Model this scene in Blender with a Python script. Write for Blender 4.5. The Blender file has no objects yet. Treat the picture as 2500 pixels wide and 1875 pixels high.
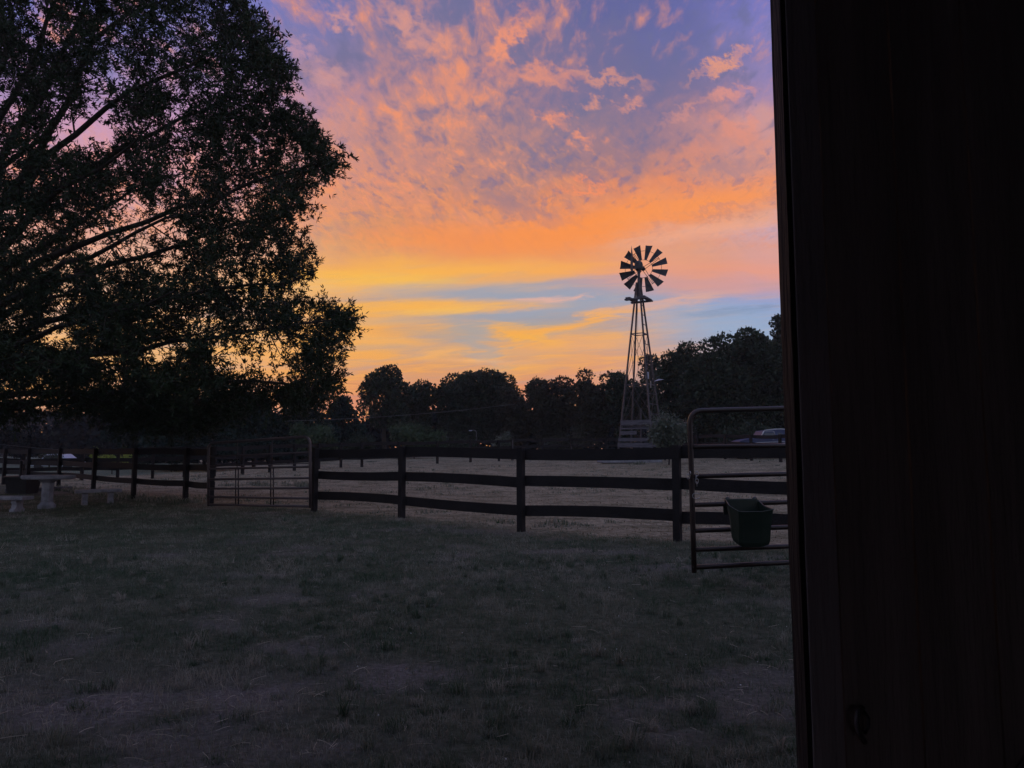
import bpy, math, random
import numpy as np
from mathutils import Vector, Matrix
rnd = random.Random(7)
rng = np.random.default_rng(11)
scene = bpy.context.scene
COL = scene.collection
PI = math.pi

# ------------------------------------------------------------------ camera
EYE = 1.42
PITCH = math.atan(0.092)
F = 1745.0                       # focal length in photo pixels (2500 wide)
cam_d = bpy.data.cameras.new('camera'); cam = bpy.data.objects.new('camera', cam_d); COL.objects.link(cam)
cam.location = (0, 0, EYE); cam.rotation_euler = (PI/2 + PITCH, 0, 0)
cam_d.sensor_width = 36.0; cam_d.lens = 36.0*F/2500.0
cam_d.clip_start = 0.05; cam_d.clip_end = 6000
scene.camera = cam
SP, CP = math.sin(PITCH), math.cos(PITCH)
def at(px, py, Y):
    """world point at depth Y along the line of sight of photo pixel px, py"""
    cx = (px-1250)/F; cy = (937.5-py)/F
    dy = CP - cy*SP
    return Vector((cx/dy*Y, Y, EYE + (SP+cy*CP)/dy*Y))
def tan_el(py):
    cy = (937.5-py)/F
    return (SP+cy*CP)/(CP-cy*SP)

# ------------------------------------------------------------------ sky
SUN_EL, SUN_AZ = math.radians(2.0), math.radians(-9.0)     # azimuth measured from +Y towards +X
world = bpy.data.worlds.new('World'); scene.world = world; world.use_nodes = True
nt = world.node_tree; nt.nodes.clear(); L = nt.links.new
def s2l(c):
    return tuple(((v/255.0)/12.92 if v/255.0 <= .04045 else ((v/255.0+.055)/1.055)**2.4) for v in c)
class V:                                                    # tiny expression helper for math nodes
    def __init__(s, sock): s.s = sock
    def _m(a, op, b=None, c=None):
        n = nt.nodes.new('ShaderNodeMath'); n.operation = op
        for i, q in enumerate((a, b, c)):
            if q is None: continue
            if isinstance(q, V): L(q.s, n.inputs[i])
            else: n.inputs[i].default_value = q
        return V(n.outputs[0])
    def __add__(a, b): return V._m(a, 'ADD', b)
    __radd__ = __add__
    def __sub__(a, b): return V._m(a, 'SUBTRACT', b)
    def __rsub__(a, b): return V._m(b, 'SUBTRACT', a)
    def __mul__(a, b): return V._m(a, 'MULTIPLY', b)
    __rmul__ = __mul__
    def __truediv__(a, b): return V._m(a, 'DIVIDE', b)
    def max(a, b): return V._m(a, 'MAXIMUM', b)
    def min(a, b): return V._m(a, 'MINIMUM', b)
    def step(a, lo, hi):
        n = nt.nodes.new('ShaderNodeMapRange'); n.interpolation_type = 'SMOOTHSTEP'
        L(a.s, n.inputs[0]); n.inputs[1].default_value = lo; n.inputs[2].default_value = hi
        return V(n.outputs[0])
def vec(x, y, z):
    n = nt.nodes.new('ShaderNodeCombineXYZ')
    for i, q in enumerate((x, y, z)):
        if isinstance(q, V): L(q.s, n.inputs[i])
        else: n.inputs[i].default_value = q
    return n.outputs[0]
def noise(v, scale, detail=4, rough=.55, dist=0.0, dim='3D'):
    n = nt.nodes.new('ShaderNodeTexNoise'); n.noise_dimensions = dim
    L(v, n.inputs['Vector']); n.inputs['Scale'].default_value = scale; n.inputs['Detail'].default_value = detail
    n.inputs['Roughness'].default_value = rough; n.inputs['Distortion'].default_value = dist
    return V(n.outputs['Fac'])
def mixc(f, a, b):
    n = nt.nodes.new('ShaderNodeMix'); n.data_type = 'RGBA'
    if isinstance(f, V): L(f.s, n.inputs[0])
    else: n.inputs[0].default_value = f
    for q, i in ((a, 6), (b, 7)):
        if isinstance(q, tuple): n.inputs[i].default_value = (*s2l(q), 1)
        else: L(q, n.inputs[i])
    return n.outputs[2]
tc = nt.nodes.new('ShaderNodeTexCoord'); sep = nt.nodes.new('ShaderNodeSeparateXYZ'); L(tc.outputs['Generated'], sep.inputs[0])
X, Y_, Z = (V(sep.outputs[i]) for i in range(3))
Yc = Y_.max(0.12)
A = (X/Yc).max(-3).min(3)            # tangent of azimuth in the western sky
B = (Z/Yc).max(-.2).min(4)           # tangent of elevation in the western sky
low = 1 - B.step(.22, .40)           # 1 in the streaky low deck, 0 in the mottled high deck
# domain warp: broad, stretched lengthwise in the low deck
def noise3(v, scale, detail, rough, dist=0.0):
    n = nt.nodes.new('ShaderNodeTexNoise'); n.noise_dimensions = '2D'
    L(v, n.inputs['Vector']); n.inputs['Scale'].default_value = scale; n.inputs['Detail'].default_value = detail
    n.inputs['Roughness'].default_value = rough; n.inputs['Distortion'].default_value = dist
    sp = nt.nodes.new('ShaderNodeSeparateColor'); L(n.outputs['Color'], sp.inputs[0])
    return [V(sp.outputs[k]) for k in range(3)]
w1, w2, w5 = noise3(vec(A*2.2+4.0, B*13.0, 0), 1.6, 4, .6, .2)
w3, w4, w6 = noise3(vec(A*6.0+11.0, B*6.0, 0), 1.7, 4, .6)
A2 = A + (w1-.5)*low*.24 + (w3-.5)*(1-low)*.18
B2 = B + (w2-.5)*low*.034 + (w4-.5)*(1-low)*.11
COLX = (560, 750, 950, 1150, 1350, 1550, 1750, 1900)
ROWS = [
 (1080, [(226,150,128),(232,146,112),(232,146,110),(228,142,110),(222,144,116),(205,158,146),(182,165,170),(176,168,180)]),
 (960, [(240,178,132),(234,150,108),(226,146,110),(228,146,106),(232,146,106),(205,155,142),(180,172,182),(172,176,194)]),
 (905, [(248,186,124),(248,170,90),(230,160,106),(222,160,118),(236,158,108),(214,164,142),(166,172,190),(164,180,206)]),
 (860, [(248,190,130),(250,174,86),(252,178,84),(196,166,146),(244,172,102),(232,166,118),(160,174,196),(160,180,210)]),
 (805, [(250,194,136),(254,178,84),(248,174,88),(166,165,162),(200,170,142),(214,166,136),(156,172,200),(150,176,212)]),
 (770, [(245,196,165),(246,178,104),(216,172,130),(156,164,178),(160,162,172),(226,168,126),(150,168,198),(146,170,210)]),
 (735, [(245,196,160),(240,178,110),(222,170,118),(212,170,136),(166,164,180),(168,164,184),(150,164,196),(148,166,212)]),
 (690, [(245,190,150),(250,190,102),(250,188,98),(200,168,138),(166,162,176),(196,162,168),(208,156,156),(196,160,180)]),
 (665, [(243,186,150),(250,178,92),(254,184,84),(254,182,84),(248,170,98),(232,160,138),(234,156,126),(232,160,144)]),
 (610, [(240,184,160),(226,164,112),(234,160,104),(238,156,98),(244,156,94),(236,164,124),(224,160,138),(222,164,158)]),
 (560, [(236,176,160),(212,156,118),(214,150,110),(232,150,100),(250,152,88),(248,158,98),(222,160,142),(202,172,192)]),
 (515, [(234,172,164),(236,162,110),(226,146,104),(222,144,108),(240,148,92),(250,150,86),(226,150,112),(220,164,150)]),
 (460, [(228,166,170),(222,154,118),(226,148,108),(190,136,124),(186,132,122),(236,144,98),(230,142,104),(236,154,118)]),
 (400, [(222,164,178),(214,152,136),(210,142,124),(186,134,128),(150,124,136),(176,128,130),(200,140,126),(230,156,134)]),
 (320, [(206,158,188),(206,150,146),(188,136,132),(172,132,138),(146,124,142),(126,116,148),(188,136,136),(210,156,156)]),
 (230, [(176,146,190),(178,138,158),(170,130,142),(152,124,146),(134,118,148),(114,112,152),(128,116,152),(166,140,180)]),
 (130, [(142,134,190),(128,122,166),(142,124,152),(138,120,150),(124,114,150),(106,108,154),(112,112,160),(136,130,188)]),
 (0,   [(124,126,196),(116,118,172),(122,118,160),(118,114,156),(106,108,156),(98,102,156),(104,108,168),(128,126,196)]),
 (-260,[(112,118,188),(108,114,176),(108,114,172),(106,112,172),(104,112,174),(102,112,176),(104,114,180),(112,118,188)]),
]
def ramp_row(cols):
    n = nt.nodes.new('ShaderNodeValToRGB'); r = n.color_ramp; r.interpolation = 'B_SPLINE'
    xs = [(x-1250)/F for x in COLX]
    while len(r.elements) < len(cols): r.elements.new(.5)
    for e, x, c in zip(r.elements, xs, cols):
        e.position = (x+1.0)/2.0; e.color = (*s2l(c), 1)
    L(((A2+1.0)*.5).s, n.inputs[0]); return n.outputs[0]
west = ramp_row(ROWS[0][1])
for (p0, _), (p1, c1) in zip(ROWS[:-1], ROWS[1:]):
    west = mixc(B2.step(tan_el(p0), tan_el(p1)), west, ramp_row(c1))
# mottled high deck, lit from below: a cloud layer at constant height seen in perspective
Zc = Z.max(.05)
PX, PY = X/Zc, Y_/Zc
cover = noise(vec(PX, PY, 0), 1.3, 2, .5, dim='2D')
puff = noise(vec(PX*2.0 + PY*.12, PY*.85, 0), 5.6, 4, .55, .35, dim='2D')
puff2 = noise(vec(PX*2.2 - PY*.08, PY*.85, 0), 12.5, 4, .6, .3, dim='2D')
pmix = puff*.56 + puff2*.44
pf = (pmix + (cover-.5)*.40).step(.43, .68)
pA, pB = (A-.20)/.20, (B-.47)/.11
patch = 1-(pA*pA+pB*pB).step(.2, 1.5)                       # a clearer window high up
pw = B.step(.25, .34)*(1-B.step(.62, 1.3)*.6)*(1-patch*.72)
west = mixc(pf*pw*.62, west, (220,148,126))
pk = (pmix + (cover-.5)*.40).step(.58, .76)
west = mixc(pk*pw*.72, west, (246,152,108))
gap = (1-pmix).step(.50, .68)*B.step(.26, .38)*.60
west = mixc(gap, west, (110,112,150))
# fallstreaks: fine oblique ripples in the middle deck
fr = noise(vec(A*24.0 + B*26.0, B*15.0 - A*9.0, 0), 2.1, 4, .62, .3, dim='2D')
fw = B.step(.26, .31)*(1-B.step(.40, .50))*(1-A.step(-.02, .20)*.6)
west = mixc((fr.step(.48, .68))*fw*.42, west, (250,160,100))
west = mixc((1-fr).step(.50, .70)*fw*.30, west, (176,136,134))
# thin bars in the low deck
st = noise(vec(A*3.0 + B*3, B*34.0 - A*3.2, 0), 1.5, 5, .62, .25, dim='2D')
sw = (1-B.step(.19, .30))
side = 1-A.step(.10, .36)
st2 = noise(vec(A*6.0 - B*2, B*70.0 - A*4.5, 0), 1.4, 4, .6, .2, dim='2D')
west = mixc(st2.step(.50, .70)*sw*(side*.42+.14), west, (255,180,82))
west = mixc((1-st2).step(.52, .72)*sw*.34, west, (186,156,152))
west = mixc(st.step(.53, .74)*sw*(side*.40+.08), west, (255,184,84))
west = mixc((1-st).step(.52, .72)*sw*.36, west, (172,160,166))
# single clouds and openings: soft bars, their edges frayed by the noise
f1, f2, f3 = noise3(vec(A*7.0+2.0, B*44.0 - A*3.0, 0), 1.5, 5, .66, .3)      # frayed lengthwise
g1, g2, g3 = noise3(vec(A*20.0 + B*6.0, B*22.0+5.0, 0), 1.9, 5, .62, .1)       # lumpy
VL = vec(A + (f1-.5)*.16, B + (f2-.5)*.016, 0)
VH = vec(A + (g1-.5)*.085, B + (g2-.5)*.07, 0)
def bar(west, p0, p1, w, col, k=.8, high=False):
    a0, b0, a1, b1 = (p0[0]-1250)/F, tan_el(p0[1]), (p1[0]-1250)/F, tan_el(p1[1])
    dx, dy = a1-a0, b1-b0; ln = math.hypot(dx, dy)
    n = nt.nodes.new('ShaderNodeMapping'); n.vector_type = 'TEXTURE'
    n.inputs['Location'].default_value = ((a0+a1)/2, (b0+b1)/2, 0)
    n.inputs['Rotation'].default_value = (0, 0, math.atan2(dy, dx))
    n.inputs['Scale'].default_value = (ln/2*1.15 + w*.8/F, w*1.15/F, 1)
    L(VH if high else VL, n.inputs[0])
    q = nt.nodes.new('ShaderNodeVectorMath'); q.operation = 'LENGTH'; L(n.outputs[0], q.inputs[0])
    m = nt.nodes.new('ShaderNodeMapRange'); m.interpolation_type = 'SMOOTHSTEP'; L(q.outputs['Value'], m.inputs[0])
    for i_, v_ in ((1, .1), (2, 1.75), (3, k), (4, 0)): m.inputs[i_].default_value = v_
    return mixc(V(m.outputs[0]), west, col)
BARS = [((940,575),(1330,596),34,(254,150,78),.7),((1290,575),(1560,532),38,(255,150,74),.85),((1560,525),(1900,474),32,(255,154,82),.8),
 ((1600,585),(1900,535),16,(248,176,140),.6),((720,672),(1150,690),13,(255,194,80),.7),((1150,690),(1400,655),17,(254,176,84),.7),
 ((1500,690),(1880,700),26,(228,160,140),.45),((980,716),(1500,722),20,(156,166,184),.85),((1230,770),(1480,738),17,(160,168,184),.8),
 ((1140,800),(1200,870),26,(172,168,168),.7),((1300,765),(1380,700),14,(166,166,182),.4),
 ((770,756),(1215,745),13,(255,184,82),.95),((1000,763),(1160,752),8,(255,196,90),.6),((1228,806),(1330,838),14,(255,182,74),.95),((1235,812),(1430,798),9,(255,178,80),.95),
 ((1400,790),(1560,752),10,(255,178,78),.95),((1560,750),(1760,722),9,(240,176,142),.7),((1300,850),(1560,830),12,(246,178,110),.6),
 ((1255,734),(1370,727),5,(238,182,160),.8),((1385,727),(1440,720),5,(238,182,160),.7),((780,820),(1000,835),11,(250,184,104),.6),((1000,872),(1110,852),9,(252,184,104),.7),
 ((1080,880),(1270,884),6,(250,190,130),.5),((800,790),(1050,782),8,(206,176,146),.5),((760,850),(980,848),8,(196,168,148),.5),
 ((1690,768),(1800,762),5,(120,140,172),.6),((1800,755),(1890,748),6,(124,142,174),.6),((1590,775),(1880,800),34,(156,176,204),.6)]
for b_ in BARS: west = bar(west, *b_)
TOPS = [((1205,148),(1262,55),17,(244,152,116),.85),((1050,190),(1120,215),22,(224,146,122),.6),((940,30),(1010,90),22,(226,156,138),.7),
 ((800,45),(840,55),15,(218,154,146),.75),((1040,130),(1075,100),18,(226,152,130),.7),((1255,180),(1390,190),20,(234,150,122),.75),((1410,178),(1560,200),12,(222,150,130),.7),
 ((1450,250),(1475,252),11,(226,152,130),.7),((1535,255),(1570,252),10,(224,150,132),.7),((1340,280),(1380,290),16,(242,150,116),.8),((1410,345),(1450,350),12,(240,150,116),.8),
 ((1400,460),(1480,455),11,(250,146,98),.8),((1735,180),(1840,130),13,(232,156,126),.85),((1760,235),(1840,228),13,(226,150,136),.75),((1655,290),(1720,250),10,(212,146,138),.6),
 ((1780,300),(1850,330),26,(236,150,124),.6),((1660,390),(1760,360),26,(230,146,118),.5),((745,170),(800,200),26,(214,156,150),.6),((690,110),(720,130),16,(206,154,166),.6),
 ((1150,470),(1330,520),24,(152,124,138),.6),((1310,420),(1360,330),16,(124,116,150),.5),((1480,420),(1600,360),16,(140,120,144),.5),((1730,420),(1880,400),18,(160,130,146),.5),
 ((1700,520),(1880,500),9,(206,140,122),.5),((880,350),(1000,390),26,(170,132,140),.4)]
for b_ in TOPS: west = bar(west, *b_, high=True)
# dusk sky everywhere else
ns = nt.nodes.new('ShaderNodeTexSky'); ns.sky_type = 'NISHITA'; ns.sun_disc = False
ns.sun_elevation = SUN_EL; ns.sun_rotation = SUN_AZ; ns.air_density = 1.4; ns.dust_density = 2.0
sc_ = nt.nodes.new('ShaderNodeVectorMath'); sc_.operation = 'SCALE'; L(ns.outputs[0], sc_.inputs[0]); sc_.inputs['Scale'].default_value = .10
er = nt.nodes.new('ShaderNodeValToRGB')
er.color_ramp.elements[0].position = 0; er.color_ramp.elements[0].color = (*s2l((120,130,158)), 1)
er.color_ramp.elements[1].position = 1; er.color_ramp.elements[1].color = (*s2l((116,130,174)), 1)
e2 = er.color_ramp.elements.new(.25); e2.color = (*s2l((136,138,164)), 1)
L(Z.s, er.inputs[0])
addn = nt.nodes.new('ShaderNodeVectorMath'); addn.operation = 'ADD'; L(er.outputs[0], addn.inputs[0]); L(sc_.outputs[0], addn.inputs[1])
front = (Y_ - Z*.35).step(-.05, .50)
sky = mixc(front, addn.outputs[0], west)
bg = nt.nodes.new('ShaderNodeBackground'); L(sky, bg.inputs[0]); bg.inputs[1].default_value = 1.0
wo = nt.nodes.new('ShaderNodeOutputWorld'); L(bg.outputs[0], wo.inputs[0])
world.cycles.sampling_method = 'NONE'

# afterglow: what is left of the sun, low behind the western trees
sun_d = bpy.data.lights.new('sun', 'SUN'); sun_d.energy = .10; sun_d.angle = math.radians(25); sun_d.color = (1, .62, .36)
sun = bpy.data.objects.new('sun', sun_d); COL.objects.link(sun); sun.location = (0, 0, 60)
sdir = Vector((math.sin(SUN_AZ)*math.cos(.12), math.cos(SUN_AZ)*math.cos(.12), math.sin(.12)))
sun.rotation_euler = sdir.to_track_quat('Z', 'Y').to_euler()

vs = scene.view_settings; scene.display_settings.display_device = 'sRGB'
vs.view_transform = 'Standard'; vs.look = 'None'; vs.exposure = 0; vs.gamma = 1; vs.use_curve_mapping = False
scene.cycles.max_bounces = 5; scene.cycles.diffuse_bounces = 3; scene.cycles.transparent_max_bounces = 8
scene.cycles.volume_bounces = 0

# ------------------------------------------------------------------ mesh helpers
class MB:
    """collects faces, builds ONE mesh object"""
    def __init__(s): s.v = []; s.f = []; s.n = 0
    def add(s, v, f):
        b = s.n; s.v.extend(tuple(p) for p in v); s.n += len(v); s.f.extend(tuple(i+b for i in q) for q in f); return s
    def box(s, c, size, rot=None):
        hx, hy, hz = size[0]/2, size[1]/2, size[2]/2
        P = [Vector((x, y, z)) for x in (-hx, hx) for y in (-hy, hy) for z in (-hz, hz)]
        if rot is not None: P = [rot @ p for p in P]
        c = Vector(c)
        return s.add([p+c for p in P], [(0,1,3,2),(4,6,7,5),(0,4,5,1),(2,3,7,6),(0,2,6,4),(1,5,7,3)])
    def beam(s, a, b, w, h, up=(0,0,1)):
        """rectangular bar from a to b, w across, h along up"""
        a, b = Vector(a), Vector(b); d = (b-a).normalized(); up = Vector(up)
        sd = d.cross(up).normalized(); u = sd.cross(d)
        P = [q + sd*(w/2)*i + u*(h/2)*j for q in (a, b) for i, j in ((-1,-1),(1,-1),(1,1),(-1,1))]
        return s.add(P, [(0,3,2,1),(4,5,6,7),(0,1,5,4),(1,2,6,5),(2,3,7,6),(3,0,4,7)])
    def tube(s, pts, r, sides=8, cap=True):
        pts = [Vector(p) for p in pts]; n = len(pts)
        rr = r if isinstance(r, (list, tuple)) else [r]*n
        V_, F_ = [], []; ref = None
        for i, p in enumerate(pts):
            d = (pts[min(i+1, n-1)]-pts[max(i-1, 0)]).normalized()
            if ref is None: ref = d.orthogonal().normalized()
            ref = (ref - d*ref.dot(d)).normalized(); t = d.cross(ref)
            for k in range(sides):
                a = 2*PI*k/sides; V_.append(p + (ref*math.cos(a)+t*math.sin(a))*rr[i])
        for i in range(n-1):
            for k in range(sides):
                k2 = (k+1) % sides; F_.append((i*sides+k, i*sides+k2, (i+1)*sides+k2, (i+1)*sides+k))
        if cap: F_.append(tuple(range(sides))[::-1]); F_.append(tuple((n-1)*sides+k for k in range(sides)))
        return s.add(V_, F_)
    def lathe(s, prof, c=(0,0,0), sides=24, sx=1, sy=1):
        V_, F_ = [], []; c = Vector(c)
        for r, z in prof:
            for k in range(sides):
                a = 2*PI*k/sides; V_.append(c+Vector((r*sx*math.cos(a), r*sy*math.sin(a), z)))
        for i in range(len(prof)-1):
            for k in range(sides):
                k2 = (k+1) % sides; F_.append((i*sides+k, i*sides+k2, (i+1)*sides+k2, (i+1)*sides+k))
        F_.append(tuple(range(sides))[::-1]); F_.append(tuple((len(prof)-1)*sides+k for k in range(sides)))
        return s.add(V_, F_)
    def prism(s, poly, a, b, flip=False):
        """poly: list of 2-D points mapped by functions a (near side) and b (far side)"""
        n = len(poly); V_ = [a(*p) for p in poly]+[b(*p) for p in poly]
        F_ = [tuple(range(n)), tuple(range(2*n-1, n-1, -1))] + [(i, i+n, (i+1) % n+n, (i+1) % n) for i in range(n)]
        return s.add(V_, F_)
    def build(s, name, mat, parent=None, smooth=False, bevel=0):
        me = bpy.data.meshes.new(name); me.from_pydata(s.v, [], s.f); me.materials.append(mat)
        if smooth: me.polygons.foreach_set('use_smooth', [True]*len(me.polygons))
        o = bpy.data.objects.new(name, me); COL.objects.link(o)
        if parent is not None: o.parent = parent; o.matrix_parent_inverse = Matrix.Translation(-parent.location)
        if bevel:
            m = o.modifiers.new('bevel', 'BEVEL'); m.width = bevel; m.segments = 2; m.limit_method = 'ANGLE'
        return o
def np_mesh(name, verts, faces, mat, parent=None, tint=None):
    """verts N x 3, faces M x k (all the same k)"""
    me = bpy.data.meshes.new(name); k = faces.shape[1]
    me.vertices.add(len(verts)); me.vertices.foreach_set('co', verts.astype(np.float32).ravel())
    me.loops.add(faces.size); me.loops.foreach_set('vertex_index', faces.astype(np.int32).ravel())
    me.polygons.add(len(faces)); me.polygons.foreach_set('loop_start', np.arange(0, faces.size, k, dtype=np.int32))
    me.polygons.foreach_set('loop_total', np.full(len(faces), k, dtype=np.int32))
    me.update(calc_edges=True); me.materials.append(mat)
    if tint is not None:
        a = me.attributes.new('tint', 'FLOAT', 'POINT'); a.data.foreach_set('value', tint.astype(np.float32))
    o = bpy.data.objects.new(name, me); COL.objects.link(o)
    if parent is not None: o.parent = parent; o.matrix_parent_inverse = Matrix.Translation(-parent.location)
    return o
def tag(o, label=None, cat=None, group=None, kind=None):
    if label: o['label'] = label
    if cat: o['category'] = cat
    if group: o['group'] = group
    if kind: o['kind'] = kind
    return o
def thing(name, label, cat, loc=(0,0,0), group=None):
    o = bpy.data.objects.new(name, None); COL.objects.link(o); o.location = loc; o.empty_display_size = .2
    return tag(o, label, cat, group)

# smooth value noise for layout
_T = rng.random((64, 64))
def vnoise(x, y):
    x = np.asarray(x, float); y = np.asarray(y, float)
    xi = np.floor(x).astype(int); yi = np.floor(y).astype(int); fx = x-xi; fy = y-yi
    fx = fx*fx*(3-2*fx); fy = fy*fy*(3-2*fy)
    g = lambda i, j: _T[i % 64, j % 64]
    return (g(xi, yi)*(1-fx)+g(xi+1, yi)*fx)*(1-fy)+(g(xi, yi+1)*(1-fx)+g(xi+1, yi+1)*fx)*fy
def fbm(x, y, o=4):
    s_, a, t = 0, .5, 0
    for i in range(o):
        s_ = s_+a*vnoise(x*2**i+13.7*i, y*2**i+5.1*i); t += a; a *= .5
    return s_/t

# ------------------------------------------------------------------ materials
def new_mat(name):
    m = bpy.data.materials.new(name); m.use_nodes = True
    n = m.node_tree; b = n.nodes['Principled BSDF']; return m, n, b
def surf(name, c1, c2, scale=4, rough=.8, bump=.3, stretch=(1,1,1), metal=0, spec=.3, bscale=None, detail=6, coords='Object', rvar=0):
    m, n, b = new_mat(name); N = n.nodes.new; K = n.links.new
    tcn = N('ShaderNodeTexCoord'); mp = N('ShaderNodeMapping'); mp.inputs['Scale'].default_value = stretch
    K(tcn.outputs[coords], mp.inputs[0])
    t = N('ShaderNodeTexNoise'); t.inputs['Scale'].default_value = scale; t.inputs['Detail'].default_value = detail; t.inputs['Roughness'].default_value = .65
    K(mp.outputs[0], t.inputs[0])
    r = N('ShaderNodeValToRGB'); r.color_ramp.elements[0].position = .3; r.color_ramp.elements[1].position = .72
    r.color_ramp.elements[0].color = (*c1, 1); r.color_ramp.elements[1].color = (*c2, 1)
    K(t.outputs[0], r.inputs[0]); K(r.outputs[0], b.inputs['Base Color'])
    b.inputs['Roughness'].default_value = rough; b.inputs['Metallic'].default_value = metal
    b.inputs['Specular IOR Level'].default_value = spec
    if rvar:
        mr = N('ShaderNodeMapRange'); K(t.outputs[0], mr.inputs[0]); mr.inputs[3].default_value = rough-rvar; mr.inputs[4].default_value = rough+rvar
        K(mr.outputs[0], b.inputs['Roughness'])
    if bump:
        t2 = N('ShaderNodeTexNoise'); t2.inputs['Scale'].default_value = bscale or scale*4; t2.inputs['Detail'].default_value = 4
        K(mp.outputs[0], t2.inputs[0]); bp = N('ShaderNodeBump'); bp.inputs['Strength'].default_value = bump; bp.inputs['Distance'].default_value = .02
        K(t2.outputs[0], bp.inputs['Height']); K(bp.outputs[0], b.inputs['Normal'])
    return m
def leaf_mat(name, c1, c2, trans=.25, rough=.55, spec=.25):
    m, n, b = new_mat(name); N = n.nodes.new; K = n.links.new
    at_ = N('ShaderNodeAttribute'); at_.attribute_name = 'tint'
    r = N('ShaderNodeValToRGB'); r.color_ramp.elements[0].color = (*c1, 1); r.color_ramp.elements[1].color = (*c2, 1)
    K(at_.outputs['Fac'], r.inputs[0]); K(r.outputs[0], b.inputs['Base Color'])
    b.inputs['Roughness'].default_value = rough; b.inputs['Specular IOR Level'].default_value = spec
    tr = N('ShaderNodeBsdfTranslucent'); hs = N('ShaderNodeHueSaturation'); hs.inputs['Value'].default_value = 1.5; hs.inputs['Saturation'].default_value = 1.1
    K(r.outputs[0], hs.inputs['Color']); K(hs.outputs[0], tr.inputs[0])
    mx = N('ShaderNodeMixShader'); mx.inputs[0].default_value = trans
    K(b.outputs[0], mx.inputs[1]); K(tr.outputs[0], mx.inputs[2]); K(mx.outputs[0], n.nodes['Material Output'].inputs[0])
    return m
M = {}
M['fence'] = surf('fence_paint', (.008,.007,.008), (.020,.017,.018), 3, .75, .4, (1,1,1), bscale=30)
M['old_wood'] = surf('weathered_wood', (.07,.067,.08), (.17,.16,.185), 2.2, .85, .5, (1,1,6), bscale=12)
M['steel'] = surf('tower_steel', (.055,.05,.055), (.12,.11,.12), 6, .55, .1, metal=.4)
M['blade'] = surf('wheel_steel', (.05,.05,.055), (.10,.095,.10), 5, .6, .1, metal=.5)
M['gate'] = surf('gate_paint', (.016,.010,.010), (.036,.021,.019), 9, .36, .25, spec=.5, bscale=60)
M['far_leaf'] = leaf_mat('shaded_far_foliage', (.006,.011,.013), (.014,.022,.024), .0, .9, .03)  # self-shade missing from the thin far woods is put into this colour
M['gate_lit'] = surf('highlit_gate_paint', (.055,.040,.040), (.095,.070,.068), 9, .38, .25, spec=.5, bscale=60)  # gate paint lightened, the highlight on the tubes put into its colour
M['galv'] = surf('galvanised', (.35,.35,.36), (.5,.5,.52), 14, .4, .1, metal=.7)
M['concrete'] = surf('cast_concrete', (.20,.20,.23), (.42,.42,.47), 5, .85, .5, bscale=40)
M['bucket'] = surf('green_plastic', (.010,.022,.016), (.017,.034,.025), 5, .38, .05, spec=.5)
M['barn_trim'] = surf('barn_trim_wood', (.24,.21,.225), (.36,.32,.335), 2.5, .8, .6, (5,5,.5), bscale=14)
M['edge_shade'] = surf('shaded_trim_wood', (.012,.011,.012), (.026,.024,.025), 2.5, .8, .6, (5,5,.5), bscale=14)  # trim wood darkened, shade on the sky-lit door edge put into its colour
M['barn_wood'] = surf('barn_wood', (.17,.14,.135), (.30,.25,.24), 2.0, .85, .6, (6,6,.5), bscale=12)
M['barn_red'] = surf('barn_siding_paint', (.14,.03,.025), (.22,.05,.04), 3, .8, .3, (3,3,.6))
M['roof'] = surf('barn_roof_metal', (.10,.10,.11), (.18,.18,.19), 3, .5, .1, metal=.4)
M['dirt'] = surf('barn_dirt', (.22,.19,.17), (.36,.32,.29), 3, .95, .6, bscale=20)
M['bark'] = surf('bark', (.030,.024,.020), (.075,.062,.052), 3, .95, .8, (3,3,.7), bscale=12)
M['oak_leaf'] = leaf_mat('oak_leaf', (.016,.026,.014), (.038,.058,.026), .18)
M['tree_leaf'] = leaf_mat('broad_leaf', (.018,.029,.018), (.042,.062,.036), .15)
M['warm_leaf'] = leaf_mat('flare_tinted_leaf', (.026,.029,.019), (.056,.056,.034), .15)  # warm lens-flare tint put into the leaf colour
M['cedar_leaf'] = leaf_mat('cedar_foliage', (.012,.024,.021), (.028,.050,.040), .05, .8, .08)
M['bush_leaf'] = leaf_mat('bush_leaf', (.034,.056,.032), (.075,.112,.056), .2)
M['silver_leaf'] = leaf_mat('silvery_leaf', (.045,.062,.045), (.16,.19,.145), .15, .35, .5)
M['lime_leaf'] = leaf_mat('lime_leaf', (.16,.20,.04), (.30,.36,.08), .3)
M['grass'] = leaf_mat('grass_blade', (.042,.086,.046), (.36,.34,.29), .25, .6)
M['dry'] = leaf_mat('dry_grass', (.12,.095,.060), (.36,.30,.22), .2, .7)
M['straw'] = surf('straw', (.40,.34,.26), (.58,.52,.42), 30, .6, 0)
M['white'] = surf('white_plastic', (.45,.48,.62), (.55,.58,.70), 4, .5, 0)
M['dark'] = surf('dark_plastic', (.02,.02,.022), (.035,.035,.04), 6, .5, .1)
M['rubber'] = surf('rubber', (.015,.015,.015), (.03,.03,.03), 8, .8, .1)
M['blue'] = surf('faded_blue_paint', (.022,.034,.10), (.034,.050,.13), 3, .5, 0, spec=.5)
M['chrome'] = surf('chrome', (.6,.6,.62), (.75,.75,.78), 5, .2, 0, metal=.9)
M['stripe'] = surf('pale_roof_paint', (.5,.5,.52), (.62,.62,.65), 4, .4, 0)
M['glass'] = surf('dark_glass', (.03,.035,.045), (.05,.055,.07), 3, .08, 0, spec=.8)
M['wire'] = surf('cable', (.14,.13,.14), (.20,.19,.20), 3, .5, 0)
M['gravel'] = surf('pale_gravel', (.30,.29,.29), (.48,.47,.47), 6, .9, .4)
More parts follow.
